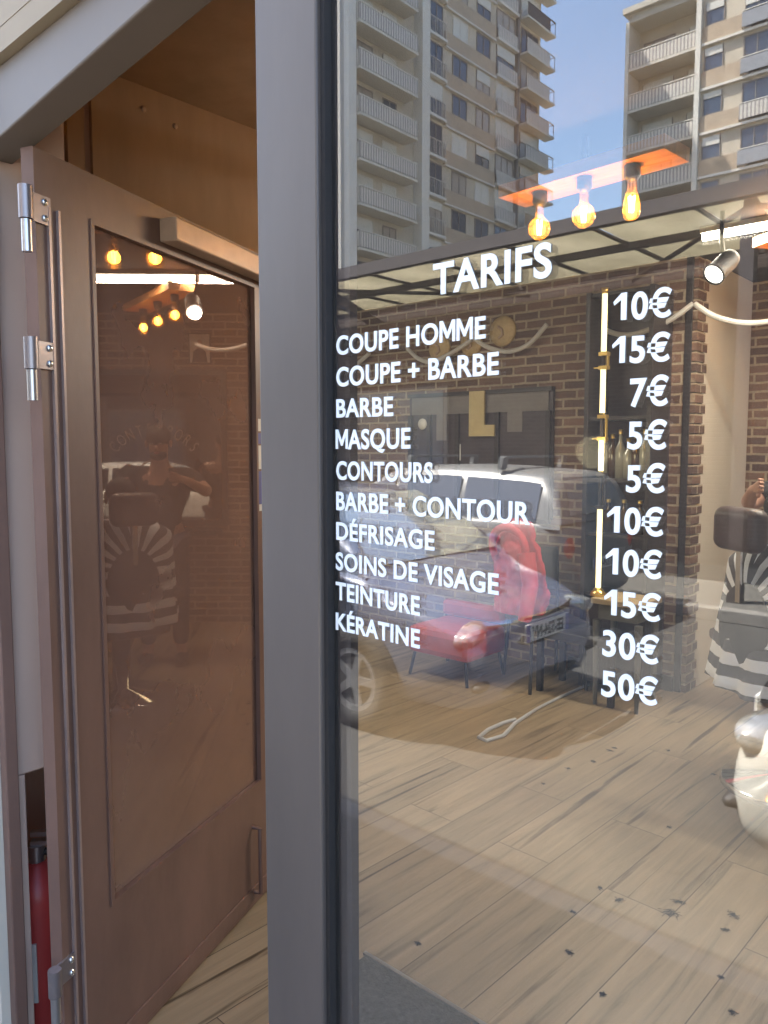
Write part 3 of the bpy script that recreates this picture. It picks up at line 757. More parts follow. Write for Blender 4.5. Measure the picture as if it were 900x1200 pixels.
# tall black cabinet
xa = Py(684, 500, YB - 0.3).x; xb = Py(785, 500, YB).x
ct = thing('display_cabinet', 'tall black shelf cabinet with bottles behind the prices', 'cabinet', ((xa + xb) / 2, YB - 0.16, 0))
zt = Py(740, 336, YB - 0.3).z
MB().box(xa, xb, YB - 0.03, YB - 0.002, 0.0, zt).build('back_panel', M['darkpanel'], ct, world=True)
for xx in (xa, xb - 0.03): MB().box(xx, xx + 0.03, YB - 0.30, YB - 0.031, 0.0, zt).build('side_panel', M['black'], ct, world=True)
SH = (0.04, 0.62, 1.02, 1.38, 1.78, zt - 0.03)
for z in SH: MB().box(xa + 0.031, xb - 0.031, YB - 0.29, YB - 0.031, z, z + 0.022).build('shelf', M['black'], ct, world=True)
MB().box(xa + 0.031, xb - 0.031, YB - 0.295, YB - 0.276, 0.063, 0.60).build('door_panel', M['darkpanel'], ct, world=True)
def bottle(x, y, z, hh, r, mm, lab):
    b = thing('bottle', lab, 'bottle', (x, y, z), 0, 'bottles in the black cabinet')
    MB().lathe([(0, 0), (r, 0), (r, hh * 0.6), (r * 0.4, hh * 0.75), (r * 0.35, hh * 0.9), (0, hh * 0.9)], n=16).build('body', M[mm], b)
    MB().lathe([(r * 0.42, hh * 0.9), (r * 0.42, hh), (0, hh)], n=12).build('cap', M['gold'], b)
xs = [xa + 0.09 + i * (xb - xa - 0.18) / 5 for i in range(6)]
for i, x in enumerate(xs):
    bottle(x, YB - 0.17, SH[3] + 0.022, 0.26 + 0.03 * (i % 3), 0.034, ('bottle2', 'bottle', 'bottle2')[i % 3], 'small bottle with gold cap on the upper cabinet shelf')
    if i % 2: bottle(x - 0.02, YB - 0.17, SH[2] + 0.022, 0.22, 0.036, 'bottle', 'brown bottle with gold cap on the cabinet shelf below the others')

# console table and tall tube lamp
ft = Pz(697, 825, 0)
t = thing('console_table', 'small beige console table with tapered grey legs under the tall lamp', 'table', (ft.x + 0.13, ft.y + 0.15, 0))
zt = Px(700, 700, ft.x).z
TX0, TX1, TY0, TY1 = ft.x - 0.03, ft.x + 0.30, ft.y - 0.03, YB - 0.31
MB().box(TX0, TX1, TY0, TY1, zt - 0.035, zt).build('tabletop', M['tabletop'], t, world=True, bevel=0.006)
MB().box(TX0 + 0.04, TX1 - 0.04, TY0 + 0.03, TY1 - 0.03, zt - 0.13, zt - 0.036).build('apron', M['tablegrey'], t, world=True)
for lx in (TX0 + 0.03, TX1 - 0.03):
    for ly in (TY0 + 0.03, TY1 - 0.03):
        MB().tube([(lx, ly, 0), (lx, ly, zt - 0.14)], [0.012, 0.024], 12).build('leg', M['tablegrey'], t, world=True)
lp = Px(700, 697, ft.x + 0.02)
LXp, LYp = lp.x + 0.02, lp.y + 0.10
def lz_(py):
    d = ray(704, py); k = ((LYp - CAM.y) / d.y); return CAM.z + d.z * k
LXp = Py(703, 600, LYp).x
lamp = thing('tube_lamp', 'tall gold lamp of lit vertical tubes with brackets on the console table', 'lamp', (LXp, LYp, zt))
MB().lathe([(0, zt), (0.05, zt), (0.045, zt + 0.02), (0.02, zt + 0.05), (0, zt + 0.05)], (LXp, LYp, 0), 20).build('base', M['gold'], lamp, world=True)
zz = [lz_(v) for v in (345, 412, 431, 484, 492, 512, 516, 552, 570, 590, 597, 694)]
for a_, b_ in ((0, 1), (3 - 1, 3), (6, 7), (10, 11)):
    MB().tube([(LXp, LYp, zz[b_]), (LXp, LYp, zz[a_])], 0.0165, 14).build('light_tube', M['tube'], lamp, world=True)
rd = MB(); rd.tube([(LXp + 0.0, LYp + 0.021, zt + 0.03), (LXp, LYp + 0.021, zz[0] + 0.03)], 0.005, 8); rd.build('rod', M['gold'], lamp, world=True)
for z1, z0, mm in ((415, 431, 'gold'), (488, 514, 'gold'), (556, 594, 'black')):
    q1, q0 = lz_(z1), lz_(z0)
    MB().tube([(LXp, LYp, q0 + 0.01), (LXp, LYp, q1 - 0.01)], 0.013, 10).build('sleeve', M['black'], lamp, world=True)
    br_ = MB(); br_.box(LXp - 0.022, LXp + 0.034, LYp - 0.022, LYp + 0.02, q1 - 0.012, q1 + 0.010); br_.box(LXp - 0.022, LXp + 0.034, LYp - 0.022, LYp + 0.02, q0 - 0.012, q0 + 0.010); br_.box(LXp + 0.026, LXp + 0.034, LYp - 0.01, LYp + 0.01, q0 + 0.011, q1 - 0.013)
    br_.bar((LXp - 0.06, LYp - 0.004, q0), (LXp - 0.0225, LYp - 0.004, q0), 0.008, 0.008)
    br_.build('bracket', M[mm], lamp, world=True)
MB().lathe([(0, zz[0] + 0.001), (0.017, zz[0] + 0.001), (0.022, zz[0] + 0.035), (0, zz[0] + 0.035)], (LXp, LYp, 0), 16).build('cap', M['gold'], lamp, world=True)
ll = bpy.data.lights.new('tube_glow', 'POINT'); ll.energy = 0.9; ll.color = (1, 0.85, 0.5); ll.shadow_soft_size = 0.1
lo = bpy.data.objects.new('tube_glow', ll); lo.location = (0.0, -0.12, 0.9); lo.parent = lamp; COL.objects.link(lo)

# chair with a red jacket over its back
cp = Pz(628, 806, 0)
def chair(name, lab, loc, rz, seatm, frm):
    c = thing(name, lab, 'chair', loc, rz)
    s = MB()
    rows = []
    for i in range(9):
        u = -1 + i / 4
        rows.append([Vector((u * 0.22, v * 0.21, 0.455 + 0.02 * (1 - u ** 4) * (1 - v ** 4))) for v in [-1 + k / 4 for k in range(9)]])
    s.grid(rows); s.box(-0.215, 0.215, -0.205, 0.205, 0.415, 0.4555)
    s.build('seat', seatm, c)
    b = MB(); rows = []
    for i in range(7):
        z = 0.60 + 0.30 * i / 6
        rows.append([Vector((-0.20 - 0.10 * (z - 0.45) - 0.05 * (1 - (y / 0.2) ** 2), y, z)) for y in [-0.2 + 0.4 * k / 8 for k in range(9)]])
    b.grid(rows); bo = b.build('backrest', frm, c); sm = bo.modifiers.new('thick', 'SOLIDIFY'); sm.thickness = 0.025
    for sx in (-1, 1):
        for sy in (-1, 1):
            top = (sx * 0.19, sy * 0.18, 0.43)
            MB().tube([(sx * 0.22, sy * 0.20, 0), top] if sx > 0 else [(-0.24, sy * 0.20, 0), top, (-0.23, sy * 0.19, 0.88)], 0.012, 10).build('leg', frm, c)
    return c
ch = chair('chair', 'black chair with thin legs carrying a red jacket', (cp.x - 0.02, cp.y + 0.14, 0), math.radians(-35), M['black'], M['black'])
# jacket
jk = Py(607, 660, cp.y + 0.1)
J = thing('jacket', 'red hooded jacket draped over the black chair', 'jacket', (jk.x, cp.y + 0.1, 0.5))
rows = []
for i in range(15):
    u = i / 14; z = 0.47 + 0.66 * u
    rw = 0.205 * (1 - 0.15 * u) if u < 0.6 else 0.175 * math.sqrt(max(0.0, 1 - ((u - 0.6) / 0.4) ** 2)) + 0.004
    rows.append([Vector((jk.x + rw * math.cos(a) * (1 + 0.09 * math.sin(3 * a + 5 * u)) + 0.02 * math.sin(6 * u), cp.y + 0.1 + rw * 0.6 * math.sin(a) * (1 + 0.10 * math.sin(4 * a + 3 * u)), z)) for a in [2 * math.pi * k / 32 for k in range(32)]])
MB().grid(rows, True, True).build('body', M['red'], J, world=True, subdiv=2)
for o_ in J.children:
    tx_ = bpy.data.textures.new('folds', 'CLOUDS'); tx_.noise_scale = 0.11; tx_.noise_depth = 2
    dm = o_.modifiers.new('folds', 'DISPLACE'); dm.texture = tx_; dm.strength = 0.07; dm.mid_level = 0.5
hd = MB(); hd.tube([(jk.x + 0.13 * math.cos(a), cp.y - 0.02 - 0.03 * math.sin(a), 0.93 + 0.14 * math.sin(a)) for a in [math.pi * (-0.15 + 1.3 * k / 16) for k in range(17)]], 0.028, 10)
hd.build('hood', M['red'], J, world=True)
sv = MB(); sv.tube([(jk.x + 0.14, cp.y - 0.02, 0.90), (jk.x + 0.19, cp.y - 0.05, 0.7), (jk.x + 0.17, cp.y - 0.08, 0.46)], [0.06, 0.055, 0.045], 12)
sv.build('sleeve', M['red'], J, world=True)
# red stool
rp_ = Pz(520, 795, 0)
st = thing('armchair', 'low red padded seat with thin black legs by the brick wall', 'chair', (rp_.x, rp_.y + 0.15, 0))
rows = []
MB().box(-0.27, 0.27, -0.24, 0.24, 0.16, 0.36).build('seat', M['redseat'], st, bevel=0.05)
MB().box(-0.27, 0.27, 0.17, 0.25, 0.361, 0.48).build('backrest', M['redseat'], st, bevel=0.03)
for sx in (-1, 1):
    for sy in (-1, 1): MB().tube([(sx * 0.25, sy * 0.22, 0), (sx * 0.22, sy * 0.2, 0.16)], 0.011, 8).build('leg', M['black'], st)
# low bench with black legs beside the cabinet
b0 = Pz(645, 812, 0)
bn = thing('bench', 'low black bench with square legs under the red jacket', 'bench', (b0.x + 0.12, b0.y + 0.1, 0))
MB().box(-0.22, 0.34, -0.12, 0.22, 0.36, 0.42).build('seat', M['black'], bn, bevel=0.008)
for x_ in (-0.2, 0.30):
    for y_ in (-0.10, 0.20): MB().box(x_ - 0.018, x_ + 0.018, y_ - 0.018, y_ + 0.018, 0, 0.359).build('leg', M['black'], bn)

# bulbs under a wooden board
Z3 = 2.50
bp = [Pz(632, 268, Z3), Pz(684, 253, Z3), Pz(740, 241, Z3)]
mid = bp[1]; dv = (bp[2] - bp[0]); dv.z = 0; dv.normalize(); nv = Vector((-dv.y, dv.x, 0))
A_ = bp[0] - dv * 0.16; B_ = bp[2] + dv * 0.16
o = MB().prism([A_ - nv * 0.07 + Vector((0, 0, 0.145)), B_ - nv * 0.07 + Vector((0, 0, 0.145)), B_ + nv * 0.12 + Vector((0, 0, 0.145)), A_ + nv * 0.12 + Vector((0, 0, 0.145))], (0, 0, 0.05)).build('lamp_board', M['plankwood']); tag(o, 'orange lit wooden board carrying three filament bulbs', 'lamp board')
MB().box(mid.x - 0.01, mid.x + 0.01, mid.y - 0.01, mid.y + 0.01, Z3 + 0.195, ZC - 0.001).build('hanger', M['black'], o)
def bulb(p, prof, lab, gg=True):
    b = thing('filament_bulb', lab, 'light bulb', (p.x, p.y, p.z), 0, 'filament bulbs under the wooden board' if gg else None)
    MB().lathe([(0.0, 0.145 - 0.001), (0.030, 0.144), (0.030, 0.105), (0.018, 0.088), (0.0, 0.088)], n=18).build('socket', M['black'], b)
    MB().lathe(prof, n=26).build('glass', M['amber'], b)
    f = MB()
    for k in range(4):
        a = k * math.pi / 2; f.tube([(0.007 * math.cos(a), 0.007 * math.sin(a), -0.024), (0.012 * math.cos(a), 0.012 * math.sin(a), 0.035)], 0.0028, 6)
    f.build('filament', M['filament'], b)
    l = bpy.data.lights.new('bulb_light', 'POINT'); l.energy = 0.5; l.color = (1.0, 0.58, 0.22); l.shadow_soft_size = 0.03
    lo = bpy.data.objects.new('bulb_light', l); lo.location = (0, 0, 0.005); lo.parent = b; COL.objects.link(lo)
globe = [(0.0, -0.045)] + [(0.045 * math.sin(t), -0.045 * math.cos(t)) for t in [math.pi * k / 12 for k in range(1, 11)]] + [(0.017, 0.048), (0.016, 0.088)]
drop = [(0.0, -0.055), (0.018, -0.051), (0.029, -0.038), (0.033, -0.020), (0.031, 0.0), (0.025, 0.03), (0.018, 0.06), (0.016, 0.088)]
bulb(bp[0], globe, 'lit round filament bulb hanging right above the S of the heading')
bulb(bp[1], globe, 'lit round filament bulb in the middle of the wooden board')
bulb(bp[2], drop, 'lit drop-shaped filament bulb at the end of the board')
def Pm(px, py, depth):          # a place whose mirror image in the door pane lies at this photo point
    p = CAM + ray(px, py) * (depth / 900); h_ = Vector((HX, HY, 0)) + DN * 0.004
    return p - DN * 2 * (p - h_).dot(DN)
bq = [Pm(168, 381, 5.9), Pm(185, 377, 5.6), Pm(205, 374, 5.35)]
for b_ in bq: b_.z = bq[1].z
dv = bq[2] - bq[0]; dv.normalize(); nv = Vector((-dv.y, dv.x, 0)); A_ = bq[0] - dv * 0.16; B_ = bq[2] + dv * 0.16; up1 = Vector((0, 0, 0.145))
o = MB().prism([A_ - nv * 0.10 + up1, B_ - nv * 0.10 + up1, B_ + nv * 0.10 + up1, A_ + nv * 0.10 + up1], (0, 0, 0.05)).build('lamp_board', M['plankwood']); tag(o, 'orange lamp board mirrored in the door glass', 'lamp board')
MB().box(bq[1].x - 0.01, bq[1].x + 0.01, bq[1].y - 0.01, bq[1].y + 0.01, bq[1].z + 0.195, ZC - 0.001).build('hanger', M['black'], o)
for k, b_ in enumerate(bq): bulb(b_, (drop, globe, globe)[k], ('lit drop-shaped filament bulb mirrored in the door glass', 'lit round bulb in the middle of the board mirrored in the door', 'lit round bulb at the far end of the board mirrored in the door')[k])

# ceiling tube light and spot
ta = Pz(822, 279, ZC - 0.05); 
def tube_light(x0, x1, y, lab, en):
    t = thing('ceiling_tube', lab, 'tube light', ((x0 + x1) / 2, y, ZC - 0.05))
    MB().box(x0, x1, y - 0.03, y + 0.03, ZC - 0.03, ZC - 0.001).build('housing', M['fin'], t, world=True)
    MB().tube([(x0 + 0.01, y, ZC - 0.05), (x1 - 0.01, y, ZC - 0.05)], 0.019, 12).build('tube', M['ledtube'], t, world=True)
    l = bpy.data.lights.new('tube_area', 'AREA'); l.shape = 'RECTANGLE'; l.size = x1 - x0; l.size_y = 0.05; l.energy = en; l.color = (1.0, 0.90, 0.74)
    lo = bpy.data.objects.new('tube_area', l); lo.location = (0, 0, -0.03); lo.parent = t; COL.objects.link(lo)
tube_light(ta.x, ta.x + 1.7, ta.y, 'long white tube light on the ceiling above the barber chair', 14)
tube_light(-4.6, -3.1, 2.1, 'unseen white tube light added on the ceiling to brighten the shop', 8)  # added tube out of view, there to light the interior
sp_ = Py(836, 322, 3.3)
sp = thing('spotlight', 'black ceiling spotlight with its lit face tilted down', 'spotlight', (sp_.x, sp_.y, sp_.z))
ax = Vector((-0.25, -0.75, -0.60)).normalized(); mt = ax.to_track_quat('Z', 'Y').to_matrix()
MB().lathe([(0.0, -0.17), (0.045, -0.17), (0.052, -0.14), (0.052, -0.01), (0.058, 0.0), (0.050, 0.002)], n=24, mtx=mt).build('housing', M['gasket'], sp)
MB().lathe([(0.0, -0.006), (0.049, -0.006)], n=24, mtx=mt).build('lens', M['spotlens'], sp)
MB().tube([tuple(ax * -0.1), (0.0, 0.10, 0.2), (0.0, 0.10, ZC - sp_.z)], 0.012, 8).build('arm', M['black'], sp)
l = bpy.data.lights.new('spot_beam', 'SPOT'); l.energy = 11; l.spot_size = math.radians(70); l.spot_blend = 0.5; l.color = (1, 0.94, 0.82); l.shadow_soft_size = 0.04
lo = bpy.data.objects.new('spot_beam', l); lo.parent = sp; lo.location = tuple(ax * 0.02); lo.rotation_euler = ax.to_track_quat('-Z', 'Y').to_euler(); COL.objects.link(lo)

# ---- barber chair, customer, barber
CH = Vector((-0.93, 3.15, 0)); CF = math.radians(55)      # the chair faces this way
bc = thing('barber_chair', 'brown leather barber chair with padded headrest on a chrome post', 'barber chair', CH, CF)
hrs = MB().box(-0.37, -0.26, -0.145, 0.145, 1.135, 1.335).build('headrest', M['leather'], bc, bevel=0.05); hrs.modifiers['bevel'].segments = 6
for p_ in hrs.data.polygons: p_.use_smooth = True
MB().bar((-0.31, 0.0, 0.85), (-0.315, 0.0, 1.17), 0.03, 0.012).build('headrest_post', M['chrome'], bc)
MB().ell((-0.27, 0, 0.76), (0.06, 0.165, 0.23), 28, 16).build('backrest', M['blackcloth'], bc)
MB().box(-0.22, 0.28, -0.26, 0.26, 0.42, 0.54).build('seat', M['leather'], bc, bevel=0.04)
for sy in (-1, 1): MB().box(-0.2, 0.22, sy * 0.32 - 0.04, sy * 0.32 + 0.04, 0.64, 0.70).build('armrest', M['leather'], bc, bevel=0.02)
MB().lathe([(0.0, 0.0), (0.30, 0.0), (0.29, 0.03), (0.06, 0.07), (0.055, 0.42), (0, 0.42)], n=32).build('pedestal', M['chrome'], bc)
MB().tube([(0.25, -0.18, 0.36), (0.42, -0.18, 0.2), (0.5, -0.18, 0.16), (0.5, 0.18, 0.16), (0.42, 0.18, 0.2), (0.25, 0.18, 0.36)], 0.016, 10).build('footrest', M['chrome'], bc)

def skin_body(name, verts, edges, rad, m_, parent, lv=2, root=0):
    me = bpy.data.meshes.new(name); me.from_pydata([Vector(v) for v in verts], edges, []); me.update()
    o = bpy.data.objects.new(name, me); COL.objects.link(o)
    sk = o.modifiers.new('skin', 'SKIN'); ss = o.modifiers.new('sub', 'SUBSURF'); ss.levels = ss.render_levels = lv
    for i, v in enumerate(me.skin_vertices[0].data):
        r = rad[i]; v.radius = r if isinstance(r, tuple) else (r, r); v.use_root = (i == root)
    me.materials.append(m_)
    for p in me.polygons: p.use_smooth = True
    sk.use_smooth_shade = True
    dg = bpy.context.evaluated_depsgraph_get(); dg.update()
    m2 = bpy.data.meshes.new_from_object(o.evaluated_get(dg))
    bpy.data.objects.remove(o)
    m2.name = name
    if not m2.materials: m2.materials.append(m_)
    o = bpy.data.objects.new(name, m2); COL.objects.link(o)
    if parent: o.parent = parent
    return o

def make_person(name, lab, loc, rz, joints, hands_dir, clothed):
    """one continuous skinned figure; local +x is forward. joints: dict name -> position"""
    root = thing(name, lab, 'person', loc, rz)
    J = joints
    names = ['pelvis', 'waist', 'chest', 'neckb', 'neck', 'head', 'crown',
             'shL', 'elL', 'wrL', 'paL', 'shR', 'elR', 'wrR', 'paR',
             'hipL', 'knL', 'anL', 'toL', 'hipR', 'knR', 'anR', 'toR']
    R_ = [(.165, .12), (.150, .105), (.175, .12), .075, .058, (.080, .092), (.062, .075),
          .070, .046, .030, (.034, .018), .070, .046, .030, (.034, .018),
          .092, .062, .042, .036, .092, .062, .042, .036]
    E_ = [(0, 1), (1, 2), (2, 3), (3, 4), (4, 5), (5, 6), (2, 7), (7, 8), (8, 9), (9, 10), (2, 11), (11, 12), (12, 13), (13, 14),
          (0, 15), (15, 16), (16, 17), (17, 18), (0, 19), (19, 20), (20, 21), (21, 22)]
    V_ = [Vector(J[k]) for k in names]
    rad = list(R_)
    # fingers as short chains rooted inside the palm
    for pi, wi, sgn in ((10, 9, 1), (14, 13, -1)):
        palm = V_[pi]; d = (palm - V_[wi]).normalized(); side = Vector(hands_dir[pi]).normalized()
        dn = d.cross(side).normalized()
        for k, (off, ln) in enumerate(((-0.027, .068), (-0.009, .078), (0.009, .074), (0.027, .058))):
            b0 = palm + side * off + d * 0.018
            b1 = b0 + d * (ln * 0.55) + dn * 0.006; b2 = b1 + d * (ln * 0.3) + dn * 0.026
            i0 = len(V_); V_ += [b0, b1, b2]; rad += [.011, .0095, .0075]; E_ += [(pi, i0), (i0, i0 + 1), (i0 + 1, i0 + 2)]
        b0 = palm - side * 0.030 - d * 0.02; b1 = b0 - side * 0.022 + d * 0.035 + dn * 0.012; b2 = b1 + d * 0.026 + side * 0.004
        i0 = len(V_); V_ += [b0, b1, b2]; rad += [.013, .011, .009]; E_ += [(pi, i0), (i0, i0 + 1), (i0 + 1, i0 + 2)]
    body = skin_body('body', V_, E_, rad, M['skin'], root)
    # face
    hd_ = Vector(J['head']); f = Vector(J['face']).normalized(); s_ = Vector((0, 0, 1)).cross(f).normalized()
    fc = MB()
    return root, body, hd_, f, s_
def head_bits(root, c, f, s_, beard=False):
    """hair, eyes, nose, ears as children of the person"""
    up_ = f.cross(s_) * -1 if f.cross(s_).z < 0 else f.cross(s_)
    def at(a, b, d): return c + f * a + s_ * b + up_ * d
    mtx = Matrix((f, s_, up_)).transposed()
    hr = MB(); hr.ell(at(-0.018, 0, 0.052), (0.098, 0.086, 0.088), 20, 12, mtx); hr.build('hair', M['hair'], root)
    nb = MB(); nb.ell(at(0.092, 0, -0.01), (0.020, 0.013, 0.022), 10, 8, mtx); nb.build('nose', M['skin'], root)
    for q in (-1, 1):
        MB().ell(at(0.078, q * 0.032, 0.018), (0.010, 0.014, 0.008), 10, 8, mtx).build('eye', M['eye'], root)
        MB().ell(at(-0.005, q * 0.086, 0.0), (0.018, 0.010, 0.030), 10, 8, mtx).build('ear', M['skin'], root)
    MB().ell(at(0.077, 0, -0.048), (0.010, 0.024, 0.007), 10, 8, mtx).build('mouth', M['redseat'], root)
    if beard: MB().ell(at(0.035, 0, -0.075), (0.052, 0.062, 0.038), 14, 10, mtx).build('beard', M['hair'], root)

# customer under the cape (local +x forward, seated)
cust, body, hc, hf, hs = make_person('person', 'customer sitting in the barber chair under a striped cape', CH, CF, dict(
    pelvis=(-0.05, 0, .60), waist=(-0.08, 0, .76), chest=(-0.10, 0, .96), neckb=(-0.09, 0, 1.10), neck=(-0.08, 0, 1.16), head=(-0.06, 0, 1.28), crown=(-0.07, 0, 1.36),
    shL=(-0.10, .19, 1.04), elL=(0.0, .25, .80), wrL=(.18, .20, .74), paL=(.25, .18, .73), shR=(-0.10, -.19, 1.04), elR=(0.0, -.25, .80), wrR=(.18, -.20, .74), paR=(.25, -.18, .73),
    hipL=(0.05, .10, .60), knL=(.42, .12, .60), anL=(.46, .12, .22), toL=(.58, .12, .19), hipR=(0.05, -.10, .60), knR=(.42, -.12, .60), anR=(.46, -.12, .22), toR=(.58, -.12, .19), face=(1, 0, 0)),
    {10: (0, 1, 0), 14: (0, -1, 0)}, None)
head_bits(cust, hc, hf, hs)
# cape: a bell of cloth from the neck over shoulders, arms and knees
rows = []; sv_ = []
NA = 72
for i in range(26):
    u = i / 25
    row = []
    for k in range(NA):
        a = 2 * math.pi * k / NA; ca, sa = math.cos(a), math.sin(a)
        if u < 0.25:
            q = u / 0.25; rx = 0.075 + (0.15 - 0.075) * q; ry = 0.075 + (0.31 - 0.075) * q ** 0.8; z = 1.16 - 0.10 * q ** 1.6; cx = -0.09
        else:
            q = (u - 0.25) / 0.75; rx = 0.15 + 0.22 * q + 0.10 * q * max(0, ca); ry = 0.31 + 0.05 * q; z = 1.06 - 0.56 * q; cx = -0.09 + 0.10 * q
            fold = 1 + 0.055 * q * math.sin(9 * a + 1.3 * math.sin(2 * a)) + 0.03 * q * math.sin(17 * a)
            rx *= fold; ry *= fold
        row.append(Vector((cx + rx * ca, ry * sa, z + 0.012 * math.sin(5 * a) * u)))
        pz = row[-1]; yy_ = abs(pz.y); sv_.append((0.86 - pz.z) if pz.z < 0.86 else -0.33 * math.atan2(pz.z - 0.86, yy_ + 0.02) * (1 if pz.y > 0 else 1) + 0.012 * math.sin(5 * a))
    rows.append(row)
cp_ = MB().grid(rows, True, True).build('cape', M['cape'], cust, fix=False)
at_ = cp_.data.attributes.new('stripe', 'FLOAT', 'POINT')
for i, v in enumerate(sv_): at_.data[i].value = v
sm = cp_.modifiers.new('thick', 'SOLIDIFY'); sm.thickness = 0.004
cp_['label'] = 'white cape with dark wavy stripes'

BP = Vector((-1.0, 3.98, 0)); BF = math.atan2(CH.y - BP.y, CH.x - BP.x) - 0.15
barb, body, hc, hf, hs = make_person('person', 'barber in black T-shirt reaching towards the customer with both arms', BP, BF, dict(
    pelvis=(0, 0, .96), waist=(0.0, 0, 1.10), chest=(0.02, 0, 1.30), neckb=(0.03, 0, 1.46), neck=(0.05, 0, 1.52), head=(0.09, 0, 1.63), crown=(0.08, 0, 1.72),
    shL=(0.02, .20, 1.40), elL=(.20, .33, 1.25), wrL=(.42, .22, 1.34), paL=(.50, .17, 1.36), shR=(0.02, -.20, 1.40), elR=(.16, -.36, 1.28), wrR=(.40, -.24, 1.38), paR=(.48, -.18, 1.40),
    hipL=(0, .10, .92), knL=(.02, .12, .50), anL=(-.01, .12, .09), toL=(.14, .14, .035), hipR=(0, -.10, .92), knR=(.03, -.12, .50), anR=(-.01, -.12, .09), toR=(.14, -.14, .035), face=(1, 0, -0.25)),
    {10: (0, 0, 1), 14: (0, 0, 1)}, None)
head_bits(barb, hc, hf, hs, True)
# T-shirt, trousers, shoes slightly larger than the body underneath
skin_body('t_shirt', [(0, 0, .84), (0, 0, 1.10), (.02, 0, 1.30), (.03, 0, 1.43), (.02, .20, 1.40), (.15, .295, 1.292), (.02, -.20, 1.40), (.123, -.315, 1.312)],
          [(0, 1), (1, 2), (2, 3), (2, 4), (4, 5), (2, 6), (6, 7)], [(.185, .145), (.175, .13), (.195, .14), .085, .085, .070, .085, .070], M['blackcloth'], barb)
skin_body('trousers', [(0, 0, .98), (0, .10, .90), (.02, .12, .50), (-.01, .12, .12), (0, -.10, .90), (.03, -.12, .50), (-.01, -.12, .12)],
          [(0, 1), (1, 2), (2, 3), (0, 4), (4, 5), (5, 6)], [(.175, .13), .108, .078, .062, .108, .078, .062], M['jean'], barb)
for sy in (-1, 1):
    MB().ell((.06, sy * .13, .045), (.14, .05, .05), 16, 10).build('shoe', M['black'], barb)

# mirror station behind the barber
mr = thing('wall_mirror', 'large framed mirror with arched lettering on the brick wall', 'mirror', (-0.7, YB2, 1.0))
mx0, mx1, mz0, mz1 = -1.22, 0.35, 0.95, 2.25
MB().box(mx0, mx1, YB2 - 0.02, YB2 - 0.002, mz0, mz1).build('mirror_glass', M['mirror'], mr, world=True)
fm = MB()
fm.box(mx0 - 0.05, mx0, YB2 - 0.04, YB2 - 0.002, mz0 - 0.05, mz1 + 0.05); fm.box(mx1, mx1 + 0.05, YB2 - 0.04, YB2 - 0.002, mz0 - 0.05, mz1 + 0.05)
fm.box(mx0, mx1, YB2 - 0.04, YB2 - 0.002, mz1, mz1 + 0.05); fm.box(mx0, mx1, YB2 - 0.04, YB2 - 0.002, mz0 - 0.05, mz0)
fm.build('frame', M['black'], mr, world=True)
o = MB().box(mx0, mx1, YB2 - 0.34, YB2 - 0.042, 0.84, 0.88).build('station_shelf', M['black']); tag(o, 'black counter shelf under the wall mirror', 'shelf')
# arched lettering on the mirror
txt = 'CONTEMPORS'; cxm, czm, Rm = -0.62, 1.30, 0.42
for i, chx in enumerate(txt):
    c = bpy.data.curves.new('c', 'FONT'); c.body = chx; c.size = 0.15; c.align_x = 'CENTER'; c.extrude = 0.001
    oo = bpy.data.objects.new('c', c); COL.objects.link(oo); dg = bpy.context.evaluated_depsgraph_get(); dg.update()
    me = bpy.data.meshes.new_from_object(oo.evaluated_get(dg)); bpy.data.objects.remove(oo)
    ang = (i - (len(txt) - 1) / 2) * -0.19
    for v in me.vertices:
        x, z = v.co.x * 0.62, v.co.y + Rm
        v.co = Vector((cxm - (x * math.cos(ang) - z * math.sin(ang)), YB2 - 0.022 - v.co.z, czm + x * math.sin(ang) + z * math.cos(ang))) - ROOTS[mr.name]
    me.materials.append(M['etch'])
    q = bpy.data.objects.new('lettering', me); COL.objects.link(q); q.parent = mr
MB().tube([(cxm + 0.17 * math.cos(a), YB2 - 0.022, czm + 0.02 + 0.17 * math.sin(a)) for a in [2 * math.pi * k / 40 for k in range(41)]], 0.007, 6).build('ring_logo', M['etch'], mr, world=True)
# framed portrait above the mirror
pf = thing('picture_frame', 'small framed picture of a man in a dark suit above the mirror', 'picture', (-1.05, YB2, 2.4))
MB().box(-1.14, -0.94, YB2 - 0.02, YB2 - 0.002, 2.35, 2.62).build('frame', M['black'], pf, world=True)
MB().box(-1.13, -0.95, YB2 - 0.024, YB2 - 0.0205, 2.36, 2.61).build('picture', M['paper'], pf, world=True)
MB().prism([(-1.11, YB2 - 0.0245, 2.362), (-0.97, YB2 - 0.0245, 2.362), (-0.985, YB2 - 0.0245, 2.46), (-1.02, YB2 - 0.0245, 2.485), (-1.06, YB2 - 0.0245, 2.485), (-1.095, YB2 - 0.0245, 2.46)], (0, -0.002, 0)).build('suit', M['jean'], pf, world=True)
MB().ell((-1.04, YB2 - 0.025, 2.52), (0.032, 0.003, 0.042), 16, 8).build('face', M['skin'], pf, world=True)

